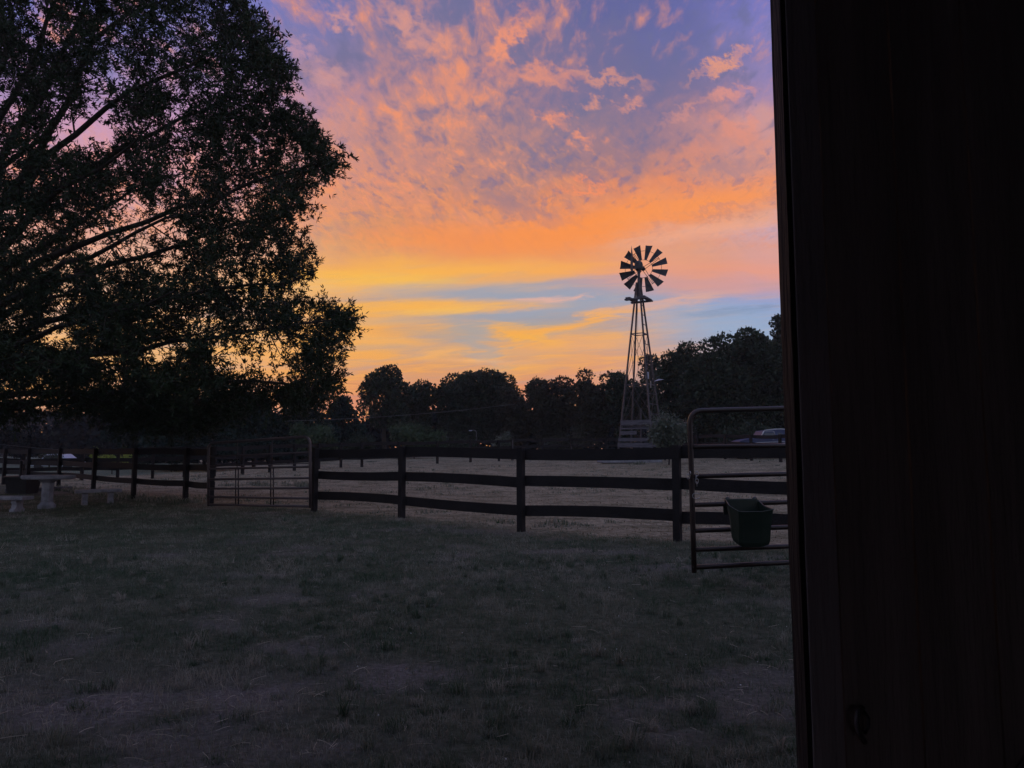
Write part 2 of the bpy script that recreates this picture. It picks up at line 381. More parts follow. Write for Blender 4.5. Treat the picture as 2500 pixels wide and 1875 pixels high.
M['water'] = surf('pond_water', (.02,.03,.05), (.03,.04,.06), 2, .05, .1, bscale=1.5)
M['flower'] = surf('clover_flower', (.6,.6,.6), (.8,.8,.8), 20, .7, 0)

# ------------------------------------------------------------------ terrain
def smooth(t): t = np.clip(t, 0, 1); return t*t*(3-2*t)
def terrain(x, y):
    x = np.asarray(x, float); y = np.asarray(y, float)
    R = y + .55*np.clip(x, -60, 30)
    z = .024*np.clip(R-22, 0, None)
    z = np.where(z > .75, .75+.35*np.tanh((z-.75)/.35*.8), z)*smooth((y-18)/10)
    z = z + .22*smooth((x-6)/9)*smooth((y-28)/12)
    fl_ = smooth((-x-14)/8)*smooth((y-34)/14); z = z*(1-fl_)-.32*fl_
    lump = (fbm(x*.5+3, y*.5, 3)-.5)*.10*smooth((y-3)/6) + (fbm(x*2.2, y*2.2+9, 3)-.5)*.035
    return z+lump*smooth((y-1.6)/1.5)
def tz(x, y): return float(terrain(x, y))

# ------------------------------------------------------------------ fence posts on the ground
def gp(px, py, z=0.0):
    """ground point seen at photo pixel, for ground height z"""
    t = -tan_el(py); Y = (EYE-z)/t; return at(px, py, Y)
near_posts = [gp(767,1248), gp(980,1268), gp(1272,1297), gp(1655,1325)]
dA = near_posts[3]-near_posts[2]
near_posts += [near_posts[3]+dA*1.0, near_posts[3]+dA*1.9]
left_posts = [gp(514,1236), gp(452,1226), gp(325,1217), gp(227,1206), gp(142,1193), gp(66,1187), gp(8,1183), gp(-90,1177), gp(-230,1172)]
_fl = sorted([(p.x, p.y) for p in near_posts+left_posts]); FX = np.array([p[0] for p in _fl]); FY = np.array([p[1] for p in _fl])
def fence_y(x): return np.interp(x, FX, FY)

# ------------------------------------------------------------------ ground
xs = np.sinh(np.linspace(-6.6, 6.6, 300))*3.0; ys = np.concatenate([np.linspace(-60, 1.0, 9), np.geomspace(1.25, 150, 260), np.geomspace(165, 3000, 14)])
GX, GY = np.meshgrid(xs, ys); GZ = terrain(GX, GY)
nx, ny = len(xs), len(ys); idx = np.arange(nx*ny).reshape(ny, nx)
gf = np.stack([idx[:-1,:-1], idx[:-1,1:], idx[1:,1:], idx[1:,:-1]], -1).reshape(-1, 4)
zone = smooth((GY - fence_y(GX) + (fbm(GX*1.3, GY*1.3)-.5)*1.6 + .3)/1.0)
def bare_at(x, y):
    b = smooth((fbm(x*1.25+20, y*1.5+3, 5)-.58)/.12)
    b = b*.65 + (.30+.5*fbm(x*3, y*3+4, 3))*(np.exp(-(((x+2.5)/1.3)**2+((y-4.3)/.45)**2)) + .7*np.exp(-(((x+.9)/.6)**2+((y-4.7)/.3)**2)))
    b = b + .8*np.exp(-(((x+15)/2.8)**2+((y-18.3)/2.4)**2))
    return np.clip(b, 0, 1)
gm, n, b = new_mat('ground_soil_and_turf'); N = n.nodes.new; K = n.links.new
def colr(c): return (*c, 1)
def nz(scale, det=6, st=(1,1,1), rough=.6):
    tcn = N('ShaderNodeTexCoord'); mp = N('ShaderNodeMapping'); mp.inputs['Scale'].default_value = st; K(tcn.outputs['Object'], mp.inputs[0])
    t = N('ShaderNodeTexNoise'); t.inputs['Scale'].default_value = scale; t.inputs['Detail'].default_value = det; t.inputs['Roughness'].default_value = rough
    K(mp.outputs[0], t.inputs[0]); return t.outputs[0]
def rmp(sock, stops):
    r = N('ShaderNodeValToRGB'); K(sock, r.inputs[0])
    while len(r.color_ramp.elements) < len(stops): r.color_ramp.elements.new(.5)
    for e, (p, c) in zip(r.color_ramp.elements, stops): e.position = p; e.color = colr(c)
    return r.outputs[0]
def mxc(f, a, b_):
    x = N('ShaderNodeMix'); x.data_type = 'RGBA'; K(f, x.inputs[0]); K(a, x.inputs[6]); K(b_, x.inputs[7]); return x.outputs[2]
def attr(nm): a = N('ShaderNodeAttribute'); a.attribute_name = nm; return a.outputs['Fac']
lawn = mxc(attr('bare'), rmp(nz(14, 8), [(.3, (.03,.036,.024)), (.5, (.07,.075,.05)), (.7, (.13,.125,.095))]), rmp(nz(30, 8), [(.3, (.07,.062,.055)), (.6, (.17,.15,.14)), (.75, (.30,.27,.25))]))
past = mxc(rmp(nz(.8, 8, (1,1.8,1), .72), [(.44, (0,0,0)), (.60, (1,1,1))]), rmp(nz(9, 8, (1,1.6,1), .7), [(.36, (.07,.060,.042)), (.46, (.25,.21,.145)), (.58, (.40,.345,.25)), (.70, (.54,.47,.36))]), rmp(nz(6, 8, (1,1.4,1)), [(.36, (.032,.030,.019)), (.5, (.14,.128,.080)), (.66, (.31,.27,.18))]))
farg = rmp(nz(2, 6), [(.3, (.07,.095,.07)), (.7, (.14,.17,.13))])
col = mxc(attr('far'), mxc(attr('zone'), lawn, past), farg)
K(col, b.inputs['Base Color']); b.inputs['Roughness'].default_value = .95; b.inputs['Specular IOR Level'].default_value = .1
bp = N('ShaderNodeBump'); bp.inputs['Strength'].default_value = .8; bp.inputs['Distance'].default_value = .04; K(nz(22, 6), bp.inputs['Height']); K(bp.outputs[0], b.inputs['Normal'])
ground = np_mesh('ground', np.stack([GX, GY, GZ], -1).reshape(-1, 3), gf, gm)
for nm, arr in (('zone', zone), ('bare', bare_at(GX, GY)), ('far', smooth((-GX-.42*GY-2)/3)*smooth((GY-37)/3))):
    a_ = ground.data.attributes.new(nm, 'FLOAT', 'POINT'); a_.data.foreach_set('value', np.asarray(arr, np.float32).ravel())
ground.data.polygons.foreach_set('use_smooth', [True]*len(ground.data.polygons))
tag(ground, kind='structure')

def strip(name, pts, w, mat, dz=.012):
    V_, F_ = [], []
    for i, p in enumerate(pts):
        p = Vector(p); d = Vector(pts[min(i+1, len(pts)-1)])-Vector(pts[max(i-1, 0)]); s_ = Vector((-d.y, d.x)).normalized()
        for k in (-w/2, 0, w/2):
            x, y = p.x+s_.x*k, p.y+s_.y*k; V_.append((x, y, tz(x, y)+dz+.03))
    for i in range(len(pts)-1):
        for k in (0, 1): F_.append((i*3+k, i*3+k+1, i*3+k+4, i*3+k+3))
    return tag(MB().add(V_, F_).build(name, mat), kind='structure')
strip('path', [at(x, 1150, 40+ (221-x)*.03)[:2] for x in range(112, 226, 8)], 1.2, M['gravel'])

# ------------------------------------------------------------------ grass, straw, weeds
def blades(name, X, Yv, H, W, lean, tint, mat, segs, z=None):
    n = len(X); Zv = terrain(X, Yv) if z is None else z
    a = rng.random(n)*2*PI; la = rng.random(n)*2*PI
    P = np.stack([X, Yv, Zv-.004], -1); sd = np.stack([np.cos(a), np.sin(a), 0*a], -1)*(W/2)[:, None]
    ld = np.stack([np.cos(la), np.sin(la), 0*a], -1)*(H*lean)[:, None]
    T = P+ld; T[:, 2] += H*np.sqrt(np.clip(1-lean**2, .05, 1))
    if segs == 1:
        Vv = np.stack([P-sd, P+sd, T], 1).reshape(-1, 3); Fv = np.arange(3*n).reshape(-1, 3); k = 3
    else:
        Mi = P+ld*.32; Mi[:, 2] += H*.58
        Vv = np.stack([P-sd, P+sd, Mi-sd*.8, Mi+sd*.8, T], 1).reshape(-1, 3)
        o = (np.arange(n)*5)[:, None]; Fv = np.concatenate([o+np.array([0,1,3]), o+np.array([0,3,2]), o+np.array([2,3,4])], 0); k = 5
    return np_mesh(name, Vv, Fv, mat, tint=np.repeat(tint, k))
def sample(n, y0, y1, pw, margin=1.0):
    u = rng.random(n); Yv = (y0**pw+(y1**pw-y0**pw)*u)**(1/pw)
    X = (rng.random(n)*2-1)*(Yv*.73+margin); return X, Yv
def lawn_blades(name, n, y0, y1, pw, h0, h1, w0, w1, segs):
    X, Yv = sample(n, y0, y1, pw)
    br = bare_at(X, Yv); clump = fbm(X*5, Yv*5, 2); big = fbm(X*.9+40, Yv*.9, 3)
    keep = (rng.random(n) > br*.62) & (rng.random(n) < .5+clump*.9) & (Yv < fence_y(X)+.2+rng.random(n)*.4)
    X, Yv, br, clump, big = (q[keep] for q in (X, Yv, br, clump, big)); m = len(X)
    tuft = fbm(X*11+9, Yv*11, 2); H = (h0+(h1-h0)*rng.random(m)**1.5)*(.45+.6*clump+.9*smooth((tuft-.45)/.3))*(.75+.5*big)
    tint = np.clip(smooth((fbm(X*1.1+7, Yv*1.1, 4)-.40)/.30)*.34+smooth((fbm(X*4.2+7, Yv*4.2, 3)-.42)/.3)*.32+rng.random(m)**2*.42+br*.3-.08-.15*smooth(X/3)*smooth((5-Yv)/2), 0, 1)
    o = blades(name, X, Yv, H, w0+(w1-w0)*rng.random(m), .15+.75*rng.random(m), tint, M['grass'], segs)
    return tag(o, 'short dark lawn grass with dry patches, from the barn to the fence', 'grass', kind='stuff')
g1_ = lawn_blades('lawn_grass', 185000, 2.6, 8.5, 1.5, .022, .065, .0020, .0042, 2)
g2_ = lawn_blades('lawn_grass', 330000, 7.5, 23, 1.3, .025, .060, .005, .011, 1)
def tufts(n, y0, y1, pw, nb, rad0, h0, w0, segs):
    X, Yv = sample(n, y0, y1, pw); k = (Yv < fence_y(X)+.3) & (rng.random(n) > bare_at(X, Yv)*.75) & (rng.random(n) < .25+1.3*smooth((fbm(X*.7+31, Yv*.7+2, 3)-.35)/.4)); X, Yv = X[k], Yv[k]; n = len(X)
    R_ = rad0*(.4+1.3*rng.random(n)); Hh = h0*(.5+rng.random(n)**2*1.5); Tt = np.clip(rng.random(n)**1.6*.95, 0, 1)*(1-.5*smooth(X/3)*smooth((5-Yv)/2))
    a = rng.random((n, nb))*2*PI; q = np.sqrt(rng.random((n, nb)))*R_[:, None]
    bx = (X[:, None]+np.cos(a)*q).ravel(); by = (Yv[:, None]+np.sin(a)*q*.8).ravel()
    H = (Hh[:, None]*(1-.5*q/R_[:, None].max())*(.5+.7*rng.random((n, nb)))).ravel(); tn = np.clip(Tt[:, None]*.8+rng.random((n, nb))**3*.5, 0, 1).ravel()
    m = n*nb
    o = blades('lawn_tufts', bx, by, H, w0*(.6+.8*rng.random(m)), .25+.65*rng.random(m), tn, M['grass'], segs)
    return tag(o, 'coarse grass tufts standing out of the lawn before the fence', 'grass', kind='stuff')
tufts(2300, 2.6, 9.5, 1.4, 55, .050, .080, .0036, 2)
tufts(7500, 8.5, 22, 1.2, 18, .070, .078, .009, 1)
# dry pasture beyond the fence
X, Yv = sample(150000, 11, 60, 1.0, 3)
keep = (Yv > fence_y(X)+.1) & (fbm(X*1.6, Yv*1.6, 3)+rng.random(len(X))*.5 > .72); X, Yv = X[keep], Yv[keep]; m = len(X)
o = blades('pasture_grass', X, Yv, (.02+.06*rng.random(m)**2)*(.7+.5*Yv/40), .012+.02*rng.random(m), .3+.6*rng.random(m), np.clip(fbm(X*.5, Yv*.5)*.9+rng.random(m)*.3-.1, 0, 1), M['dry'], 1)
tag(o, 'thin dry pasture grass beyond the dark board fence', 'grass', kind='stuff')
# weed clumps
wx, wy, wh = [], [], []
wspots = [(at(x, y, 1), y) for x, y in []]
def clump_at(x, y, n, r, h):
    wx.append(x+rng.normal(0, r, n)); wy.append(y+rng.normal(0, r*.8, n)); wh.append(h*(.4+.6*rng.random(n)))
for _ in range(800):
    y = rng.uniform(13, 42); x = rng.uniform(-.7, .7)*y
    if y > fence_y(x)+.8 and fbm(x*.35+5, y*.35)>.47: clump_at(x, y, 26, .06+.16*rng.random(), .05+.13*rng.random()**2)
for px, py, h in ((735,1185,.30),(745,1188,.25),(560,1184,.18),(630,1181,.22),(648,1184,.16),(1545,1148,.35),(1560,1150,.30),(1530,1146,.28),(1410,1140,.2),(1700,1147,.25),(1660,1150,.2),(1810,1150,.2),(1180,1138,.25),(905,1140,.15)):
    y0 = (EYE-.15)/(-tan_el(py)); 
    for _it in range(3): q = at(px, py, y0); y0 = (EYE-tz(q.x, q.y))/(-tan_el(py))
    clump_at(q.x, q.y, 120, .22, h)
for _ in range(90):                      # along the foot of the near fence, left part
    x = rng.uniform(-17, -8.6); clump_at(x, float(fence_y(x))+rng.uniform(-.4, .5), 30, .12, .12+.12*rng.random())
X = np.concatenate(wx); Yv = np.concatenate(wy); m = len(X)
o = blades('weeds', X, Yv, np.concatenate(wh), .012+.018*rng.random(m), .2+.6*rng.random(m), rng.random(m)*.9, M['grass'], 2)
tag(o, 'dark weed clumps scattered over the pasture and along the fence foot', 'weeds', kind='stuff')
# loose straw on the lawn
n_s = 3800; V_, F_ = [], []; c = 0
for _ in range(n_s):
    y = (2.8**1.0+(10-2.8)*rnd.random()**1.5); x = (rnd.random()*2-1)*(y*.72)
    w8 = float(bare_at(np.array(x), np.array(y)))
    if rnd.random() > .05+.75*w8+.28*max(0, x/y): continue
    L_ = rnd.uniform(.03, .13); a = rnd.random()*2*PI; cv = rnd.uniform(-4, 4); z0 = tz(x, y)+.015+rnd.random()*.035; dzs = rnd.uniform(-.1, .35); ww = rnd.uniform(.0007, .0013)
    px_, py_, pz_ = x, y, z0
    for k in range(6):
        t_ = k/5; V_.append((px_, py_, pz_+ww)); V_.append((px_-math.sin(a)*ww, py_+math.cos(a)*ww, pz_-ww))
        if k: F_.append((c-2, c-1, c+1, c))
        c += 2; px_ += math.cos(a)*L_/5; py_ += math.sin(a)*L_/5; pz_ += dzs*L_/5*(1-2*t_); a += cv*L_/5
tag(MB().add(V_, F_).build('loose_straw', M['straw']), 'pale straw strands scattered on the near lawn', 'straw', kind='stuff')
mb = MB()
for _ in range(45):
    y = rnd.uniform(3, 8.5); x = rnd.uniform(-.4, .68)*y; r = rnd.uniform(.0025, .005); z0 = tz(x, y)+rnd.uniform(.03, .06)
    mb.lathe([(r*.5,-r*.8),(r,-r*.2),(r*.9,r*.4),(r*.3,r*.9)], (x, y, z0), 6)
tag(mb.build('clover_flowers', M['flower']), 'tiny white clover heads dotted in the lawn', 'flowers', kind='stuff')

# ------------------------------------------------------------------ barn
barn = thing('barn', 'dark wooden barn wall and opening the view looks out of', 'barn', (2.6, 1.25, 0))
WY = 1.16
def planks(parent, name, x0, x1, y, z0, z1, w, mat, t=.022, along='x'):
    x = x0; i = 0; gap = .004
    while x < x1-.01:
        xe = min(x+w, x1); jit = rnd.uniform(-.002, .002)
        mb = MB(); 
        if along == 'x': mb.box(((x+xe)/2, y+jit, (z0+z1)/2), (xe-x-gap, t, z1-z0))
        else: mb.box((y+jit, (x+xe)/2, (z0+z1)/2), (t, xe-x-gap, z1-z0))
        mb.build(name, mat, parent); x = xe; i += 1
planks(barn, 'wall_plank', 1.9, 5.2, WY, .0, 3.6, .23, M['barn_wood'])
planks(barn, 'wall_plank', -5.2, -2.1, WY, .0, 3.6, .23, M['barn_wood'])
MB().box((-.1, WY-.02, 3.25), (4.3, .12, .70)).build('lintel', M['barn_wood'], barn)
MB().box((1.95, WY-.09, 1.5), (.14, .14, 3.0)).build('door_post', M['barn_wood'], barn)
MB().box((-2.1, WY-.09, 1.5), (.14, .14, 3.0)).build('door_post', M['barn_wood'], barn)
planks(barn, 'side_plank', -8.5, WY-.05, 5.2, 0, 3.6, .24, M['barn_wood'], along='y')
planks(barn, 'side_plank', -8.5, WY-.05, -5.2, 0, 3.6, .24, M['barn_wood'], along='y')
planks(barn, 'back_plank', -5.2, -1.7, -8.5, 0, 3.6, .24, M['barn_wood'])
planks(barn, 'back_plank', 1.7, 5.2, -8.5, 0, 3.6, .24, M['barn_wood'])
MB().box((0, -8.5, 3.3), (3.4, .03, .6)).build('added_opening_lintel', M['barn_wood'], barn)  # unseen rear opening, added to let dim light onto the door's inner face
for s in (-1, 1):
    MB().beam((s*2.85, -8.9, 4.75), (s*2.85, WY+.35, 4.75), 6.1, .05, (s*.4, 0, 1)).build('roof', M['roof'], barn)
    MB().prism([(-5.2*s, 3.6), (0, 3.6), (0, 5.7)], lambda x, z: (x, WY-.01, z), lambda x, z: (x, WY+.01, z)).build('gable', M['barn_wood'], barn)
    MB().prism([(-5.2*s, 3.6), (0, 3.6), (0, 5.7)], lambda x, z: (x, -8.5, z), lambda x, z: (x, -8.48, z)).build('gable', M['barn_wood'], barn)
for y in (-6, -3.4, -.8): MB().box((0, y, 3.5), (10.3, .12, .2)).build('ceiling_beam', M['barn_wood'], barn)
fl = MB().box((0, -3.7, -.045), (10.3, 9.6, .13)).build('barn_floor', M['dirt']); tag(fl, kind='structure')
# sliding door, pushed most of the way open: its edge closes the right of the view
door = thing('barn_door', 'dark sliding barn door filling the right side, with a bent metal pull', 'barn door', (1.2, 1.32, .05))
DY = 1.30
def door_edge_strip(name, x0, x1, y0, y1, mat, wob=.0, z0=.05, z1=2.95):
    V_, F_ = [], []; n_ = 60
    for i in range(n_+1):
        z = z0+(z1-z0)*i/n_; w_ = wob*((fbm(np.array(z*3.1), np.array(2.2), 4)-.5)*2)
        a0 = x0+float(w_); V_ += [(a0, y0, z), (x1, y0, z), (x1, y1, z), (a0, y1, z)]
        if i:
            o_ = (i-1)*4; F_ += [(o_+k, o_+(k+1)%4, o_+4+(k+1)%4, o_+4+k) for k in range(4)]
    F_ += [(3,2,1,0), (n_*4, n_*4+1, n_*4+2, n_*4+3)]
    return MB().add(V_, F_).build(name, mat, door)
def dx(px, y): return (px-1250)/F*y/(CP-(937.5-1098)/F*SP)
door_edge_strip('edge_board', dx(1918, DY+.05), dx(1957, DY), DY, DY+.05, M['edge_shade'], .0026)
door_edge_strip('stile', dx(1959, DY-.005), dx(2033, DY-.005), DY-.005, DY+.045, M['barn_trim'], .0008)
x = dx(2034, DY)+.001; k = 0
while x < 2.35:
    MB().box((x+.069, DY+.012+rnd.uniform(-.002, .002), 1.5), (.134, .022, 2.9)).build('plank', M['barn_wood'], door); x += .138
for z in (.28, 2.72): MB().box((1.43, DY-.012, z), (1.70, .024, .15)).build('cross_rail', M['barn_trim'], door)
MB().beam((.62, DY-.014, .42), (2.24, DY-.014, 2.58), .020, .13, (0, 0, 1)).build('brace', M['barn_trim'], door)
hp = [at(2093+dx_, y, DY-.0-dy) for dx_, y, dy in ((12,1728,.002),(3,1738,.030),(-2,1765,.038),(6,1790,.034),(18,1812,.008))]
h = MB().tube(hp, .0045, 8).build('handle', M['steel'], door, smooth=True)
hp = [at(2112+dx_, y, DY-dy) for dx_, y, dy in ((0,1740,.004),(9,1755,.026),(8,1775,.022),(0,1790,.004))]
MB().tube(hp, .003, 6).build('hasp', M['steel'], door, smooth=True)

# ------------------------------------------------------------------ board fences
def fence(name, label, posts, tops, ph=1.47, pw=.115, boards=((1.355,.19),(.865,.185),(.368,.185)), mat=None, back=1, sag=.028, thick=.03, group=None):
    mat = mat or M['fence']; c = posts[len(posts)//2]
    t = thing(name, label, 'fence', (c[0], c[1], tz(c[0], c[1])), group)
    P = [Vector((p[0], p[1], tz(p[0], p[1]))) for p in posts]
    for i, p in enumerate(P):
        d = (P[min(i+1, len(P)-1)]-P[max(i-1, 0)]); ang = math.atan2(d.y, d.x)
        R_ = Matrix.Rotation(ang+rnd.uniform(-.05, .05), 3, 'Z') @ Matrix.Rotation(rnd.uniform(-.012, .012), 3, 'Y')
        hh = ph+tops[i % len(tops)]
        MB().box((p.x, p.y, p.z+hh/2-.15), (pw, pw, hh+.3), R_).build('post', mat, t, bevel=.006)
    for i in range(len(P)-1):
        a, b_ = P[i], P[i+1]; d = (b_-a).normalized(); off = Vector((-d.y, d.x, 0)).normalized()*back*(pw/2+thick/2+.002)
        for z, hgt in boards:
            ja, jb = rnd.uniform(-.02, .02), rnd.uniform(-.02, .02); sg = rnd.uniform(-sag, sag); pts = []
            for k in range(7):
                q = k/6; pt = a.lerp(b_, q)+off; pt.z += z+ja*(1-q)+jb*q+sg*4*q*(1-q)+tops[i % len(tops)]*(1-q)*.6+tops[(i+1) % len(tops)]*q*.6; pts.append(pt)
            # butt joints at the post centres, a hair apart
            pts[0] = pts[0].lerp(pts[1], .012); pts[-1] = pts[-1].lerp(pts[-2], .012)
            V_, F_ = [], []; nrm = Vector((-d.y, d.x, 0)).normalized()*thick/2
            for k, pt in enumerate(pts):
                V_ += [pt-nrm-Vector((0,0,hgt/2)), pt+nrm-Vector((0,0,hgt/2)), pt+nrm+Vector((0,0,hgt/2)), pt-nrm+Vector((0,0,hgt/2))]
                if k: o_ = (k-1)*4; F_ += [(o_+j, o_+(j+1)%4, o_+4+(j+1)%4, o_+4+j) for j in range(4)]
            F_ += [(3,2,1,0), (24,25,26,27)]
            MB().add(V_, F_).build('board', mat, t)
    return t
fence('board_fence', 'near dark three-board fence running from the left metal gate towards the barn', near_posts, [.0,-.005,.0,.0,0,0])
lp = left_posts[::-1]
fence('board_fence', 'dark three-board fence curving left of the metal gate, behind the concrete table', lp, [-.02,0,-.01,.0,.01,.0,.01,.0,.0], boards=((1.36,.17),(.93,.17),(.50,.16)))
# far fence across the pasture
far_spec = [(-200,31),(-60,32),(60,32.5),(203,33),(290,33.5),(375,34),(452,34.5),(525,35.2),(594,36.8),(660,38.5),(720,40),(779,41.3),(833,42.4),(884,42.8),(975,44.8),(1068,46.9),(1149,48.7),(1218,49.7),(1251,50.4),(1325,51.5),(1395,52.4),(1480,51.5),(1560,50.4),(1640,48.2),(1702,46),(1770,43.2),(1834,40.4),(1905,38),(1985,36)]
far_posts = [at(px, 1098, Y) for px, Y in far_spec]
fence('board_fence', 'far dark board fence crossing the back of the pasture below the trees', far_posts, [0, .01, -.01], pw=.13, boards=((1.36,.19),(.92,.18),(.52,.17)), thick=.035)
# pale steel stakes standing in the far fence line
for (px, y0, y1, lb) in ((1252,1073,1090,'pale thin stake at the far fence, left of the other two pale stakes'),(1294,1096,1101,'short pale stake tip showing above the near fence board, middle of three'),(1395,1090,1102,'pale stake in the pasture nearest the windmill, right of three')):
    q = at(px, 1090, 47); g = tz(q.x, q.y); tp = at(px, y0, 47).z
    tag(MB().beam((q.x, q.y, g-.1), (q.x, q.y, tp), .03, .03, (0,1,0)).build('fence_stake', M['wire']), lb, 'stake', 'pale stakes at the far fence')
# dark rubber bits: electric wires on the near left
def cable(name, pts, r, label, sag=0, mat=None, cat='wire'):
    a, b_ = Vector(pts[0]), Vector(pts[1]); P = []
    for k in range(25):
        q = k/24; p = a.lerp(b_, q); p.z -= sag*4*q*(1-q); P.append(p)
    return tag(MB().tube(P, r, 5).build(name, mat or M['wire'], smooth=True), label, cat)
cable('wire', (at(-140,1066,27.5), at(157,1098.5,26.6)), .006, 'thin pale wire running down to the left fence top', .05)
cable('power_line', (at(690,1028,57), at(1256,986.5,60)), .013, 'lower pale overhead line in front of the treeline', .25, cat='power line')
cable('power_line', (at(820,936,86), at(1290,950,88)), .011, 'upper faint overhead line crossing the round treetops', -.0, cat='power line')

# ------------------------------------------------------------------ left pipe gate
def arc(p0, pc, p1, n=6):
    p0, pc, p1 = Vector(p0), Vector(pc), Vector(p1); return [p0*(1-t)**2+pc*2*t*(1-t)+p1*t*t for t in [k/n for k in range(n+1)]]
YL, YR = 17.15, 16.15
def gl(px, py): return at(px, py, YL+(YR-YL)*(px-508)/(757-508))
g = thing('pipe_gate', 'closed rusty brown pipe gate with rounded top corners, left of centre', 'gate', gl(632, 1240))
path = [gl(509,1235)]+[gl(509,1150)]+arc(gl(509,1100), gl(509,1083), gl(520,1082))+[gl(632,1074)]+arc(gl(740,1067), gl(756,1066), gl(757,1085))+[gl(757.5,1150), gl(758,1240)]
MB().tube(path, .034, 10).build('frame', M['gate_lit'], g, smooth=True)
for yl, yr, r in ((1114.5,1104,.014),(1138,1131.5,.010),(1144.5,1139.5,.022),(1170.5,1167,.022),(1193,1191.5,.022),(1213,1217,.022),(1232,1236.5,.024)):
    MB().tube([gl(511,yl), gl(632,(yl+yr)/2), gl(755,yr)], r*1.15, 8).build('rail', M['gate_lit'], g, smooth=True)
for px in (575.5, 582, 661, 667.5): MB().tube([gl(px,1143), gl(px,1234)], .016, 6).build('upright', M['gate'], g, smooth=True)
for px in (579, 664.5): MB().tube([gl(px,1078 if px<600 else 1072), gl(px,1143)], .012, 6).build('upright', M['gate'], g, smooth=True)

# ------------------------------------------------------------------ near pipe gate on the right
YG = 7.5
def gr(px, py): return at(px, py, YG+(px-1687)/240*.16)
g = thing('pipe_gate', 'near rusty pipe gate hanging beside the barn door with a green bucket on it', 'gate', gr(1790, 1400))
def ext(yl, yr, px): return yl+(yr-yl)*(px-1700)/220
XR = 2340
path = [gr(1695,1398), gr(1692,1300), gr(1688,1150), gr(1685,1060)]+arc(gr(1684,1040), gr(1684,1003), gr(1714,1002.5), 10)+[gr(1920,997), gr(2250,ext(1003,997,2250))]+arc(gr(2300,989), gr(XR,990), gr(XR,1030))+[gr(XR,1200), gr(XR,1370)]
MB().tube(path, .027, 12).build('frame', M['gate'], g, smooth=True)
for yl, yr in ((1091,1088),(1163,1157),(1232.5,1226),(1295.5,1287),(1342,1334),(1385,1373.5)):
    MB().tube([gr(1690,ext(yl,yr,1690)), gr(1920,yr), gr(XR,ext(yl,yr,XR))], .0245, 10).build('rail', M['gate'], g, smooth=True)
# hinge post out of view to the right
hp0 = gr(XR+24, 1098)
tag(MB().box((hp0.x+.1, hp0.y, .85), (.16, .16, 2.3)).build('gate_post', M['fence'], bevel=.008), 'dark timber post carrying the near pipe gate, behind the barn door', 'post')
# chain and snap
ch = thing('chain', 'short steel chain with snap looped round the near gate stile', 'chain', gr(1690, 1160))
def link(c, ax, r=.017, rr=.0035):
    P = []; 
    for k in range(11):
        a = 2*PI*k/10; P.append(Vector(c)+Vector((0,0,1))*math.sin(a)*r*1.5+Vector(ax)*math.cos(a)*r)
    MB().tube(P, rr, 6, cap=False).build('link', M['galv'], ch, smooth=True)
for i, (px, py, ax) in enumerate(((1678,1163,(1,0,0)),(1682,1156,(.3,-.9,0)),(1699,1156,(1,0,0)),(1697,1165,(0,1,0)),(1699,1174,(1,0,0)),(1699,1181,(.2,1,0)))):
    q = gr(px, py); link((q.x, q.y-.04, q.z), Vector(ax).normalized())
P = []
for k in range(20):
    a = .3+k/19*5.6; q = gr(1697+9*math.cos(a), 1210-7*math.sin(a)); P.append(Vector((q.x, q.y-.045, q.z)))
tag(MB().tube(P, .003, 6).build('wire_loop', M['galv'], smooth=True), 'thin bent wire ring hooked on the near gate stile', 'wire')

# ------------------------------------------------------------------ green feed bucket hung on the gate
bk = thing('bucket', 'dark green plastic feed bucket hooked over a rail of the near gate', 'bucket', gr(1830, 1340))
def bq(px, py, dy): q = at(px, py, YG+.07-dy); return q
rim = [bq(1771,1219,.06), bq(1845,1219,.06), bq(1852,1222,.06), bq(1864,1234,.17), bq(1888,1244,.38), bq(1860,1249.5,.40), bq(1812,1250,.40), bq(1803,1248.5,.385), bq(1780,1235,.18)]
bot = [bq(1790,1312,.08), bq(1840,1313,.08), bq(1862,1313,.09), bq(1872,1316,.18), bq(1877,1330,.30), bq(1858,1336,.31), bq(1815,1336,.31), bq(1806,1333,.29), bq(1790,1320,.18)]
n_ = len(rim); V_, F_ = [], []
cR = sum(rim, Vector())/n_; cB = sum(bot, Vector())/n_
rings = [[b_ for b_ in bot], [b_.lerp(r_, .12)+(b_-cB)*.06 for b_, r_ in zip(bot, rim)], [b_.lerp(r_, .5) for b_, r_ in zip(bot, rim)], rim, [r_+(cR-r_)*.05 for r_ in rim], [b_.lerp(r_, .5)+(cR.lerp(cB, .5)-b_.lerp(r_, .5))*.07 for b_, r_ in zip(bot, rim)], [b_+(cB-b_)*.1+Vector((0,0,.015)) for b_ in bot]]
for R_ in rings: V_ += R_
for i in range(len(rings)-1): F_ += [(i*n_+k, i*n_+(k+1)%n_, (i+1)*n_+(k+1)%n_, (i+1)*n_+k) for k in range(n_)]
F_ += [tuple(range(n_))[::-1], tuple((len(rings)-1)*n_+k for k in range(n_))]
MB().add(V_, F_).build('tub', M['bucket'], bk, bevel=.003)
MB().tube(rim+[rim[0]], .0055, 8).build('rim', M['bucket'], bk, smooth=True)
for px in (1777, 1843):
    p = [bq(px-6,1226,.06), bq(px-4,1218,.05), bq(px,1216,.02), bq(px+1,1217,-.05), bq(px+1,1226,-.075), bq(px+1,1240,-.075)]
    MB().tube(p, [.010,.017,.019,.017,.015,.010], 8).build('hook', M['bucket'], bk, smooth=True)
MB().box(bq(1772,1241,-.10), (.055, .02, .13)).build('hook_plate', M['bucket'], bk, bevel=.004)

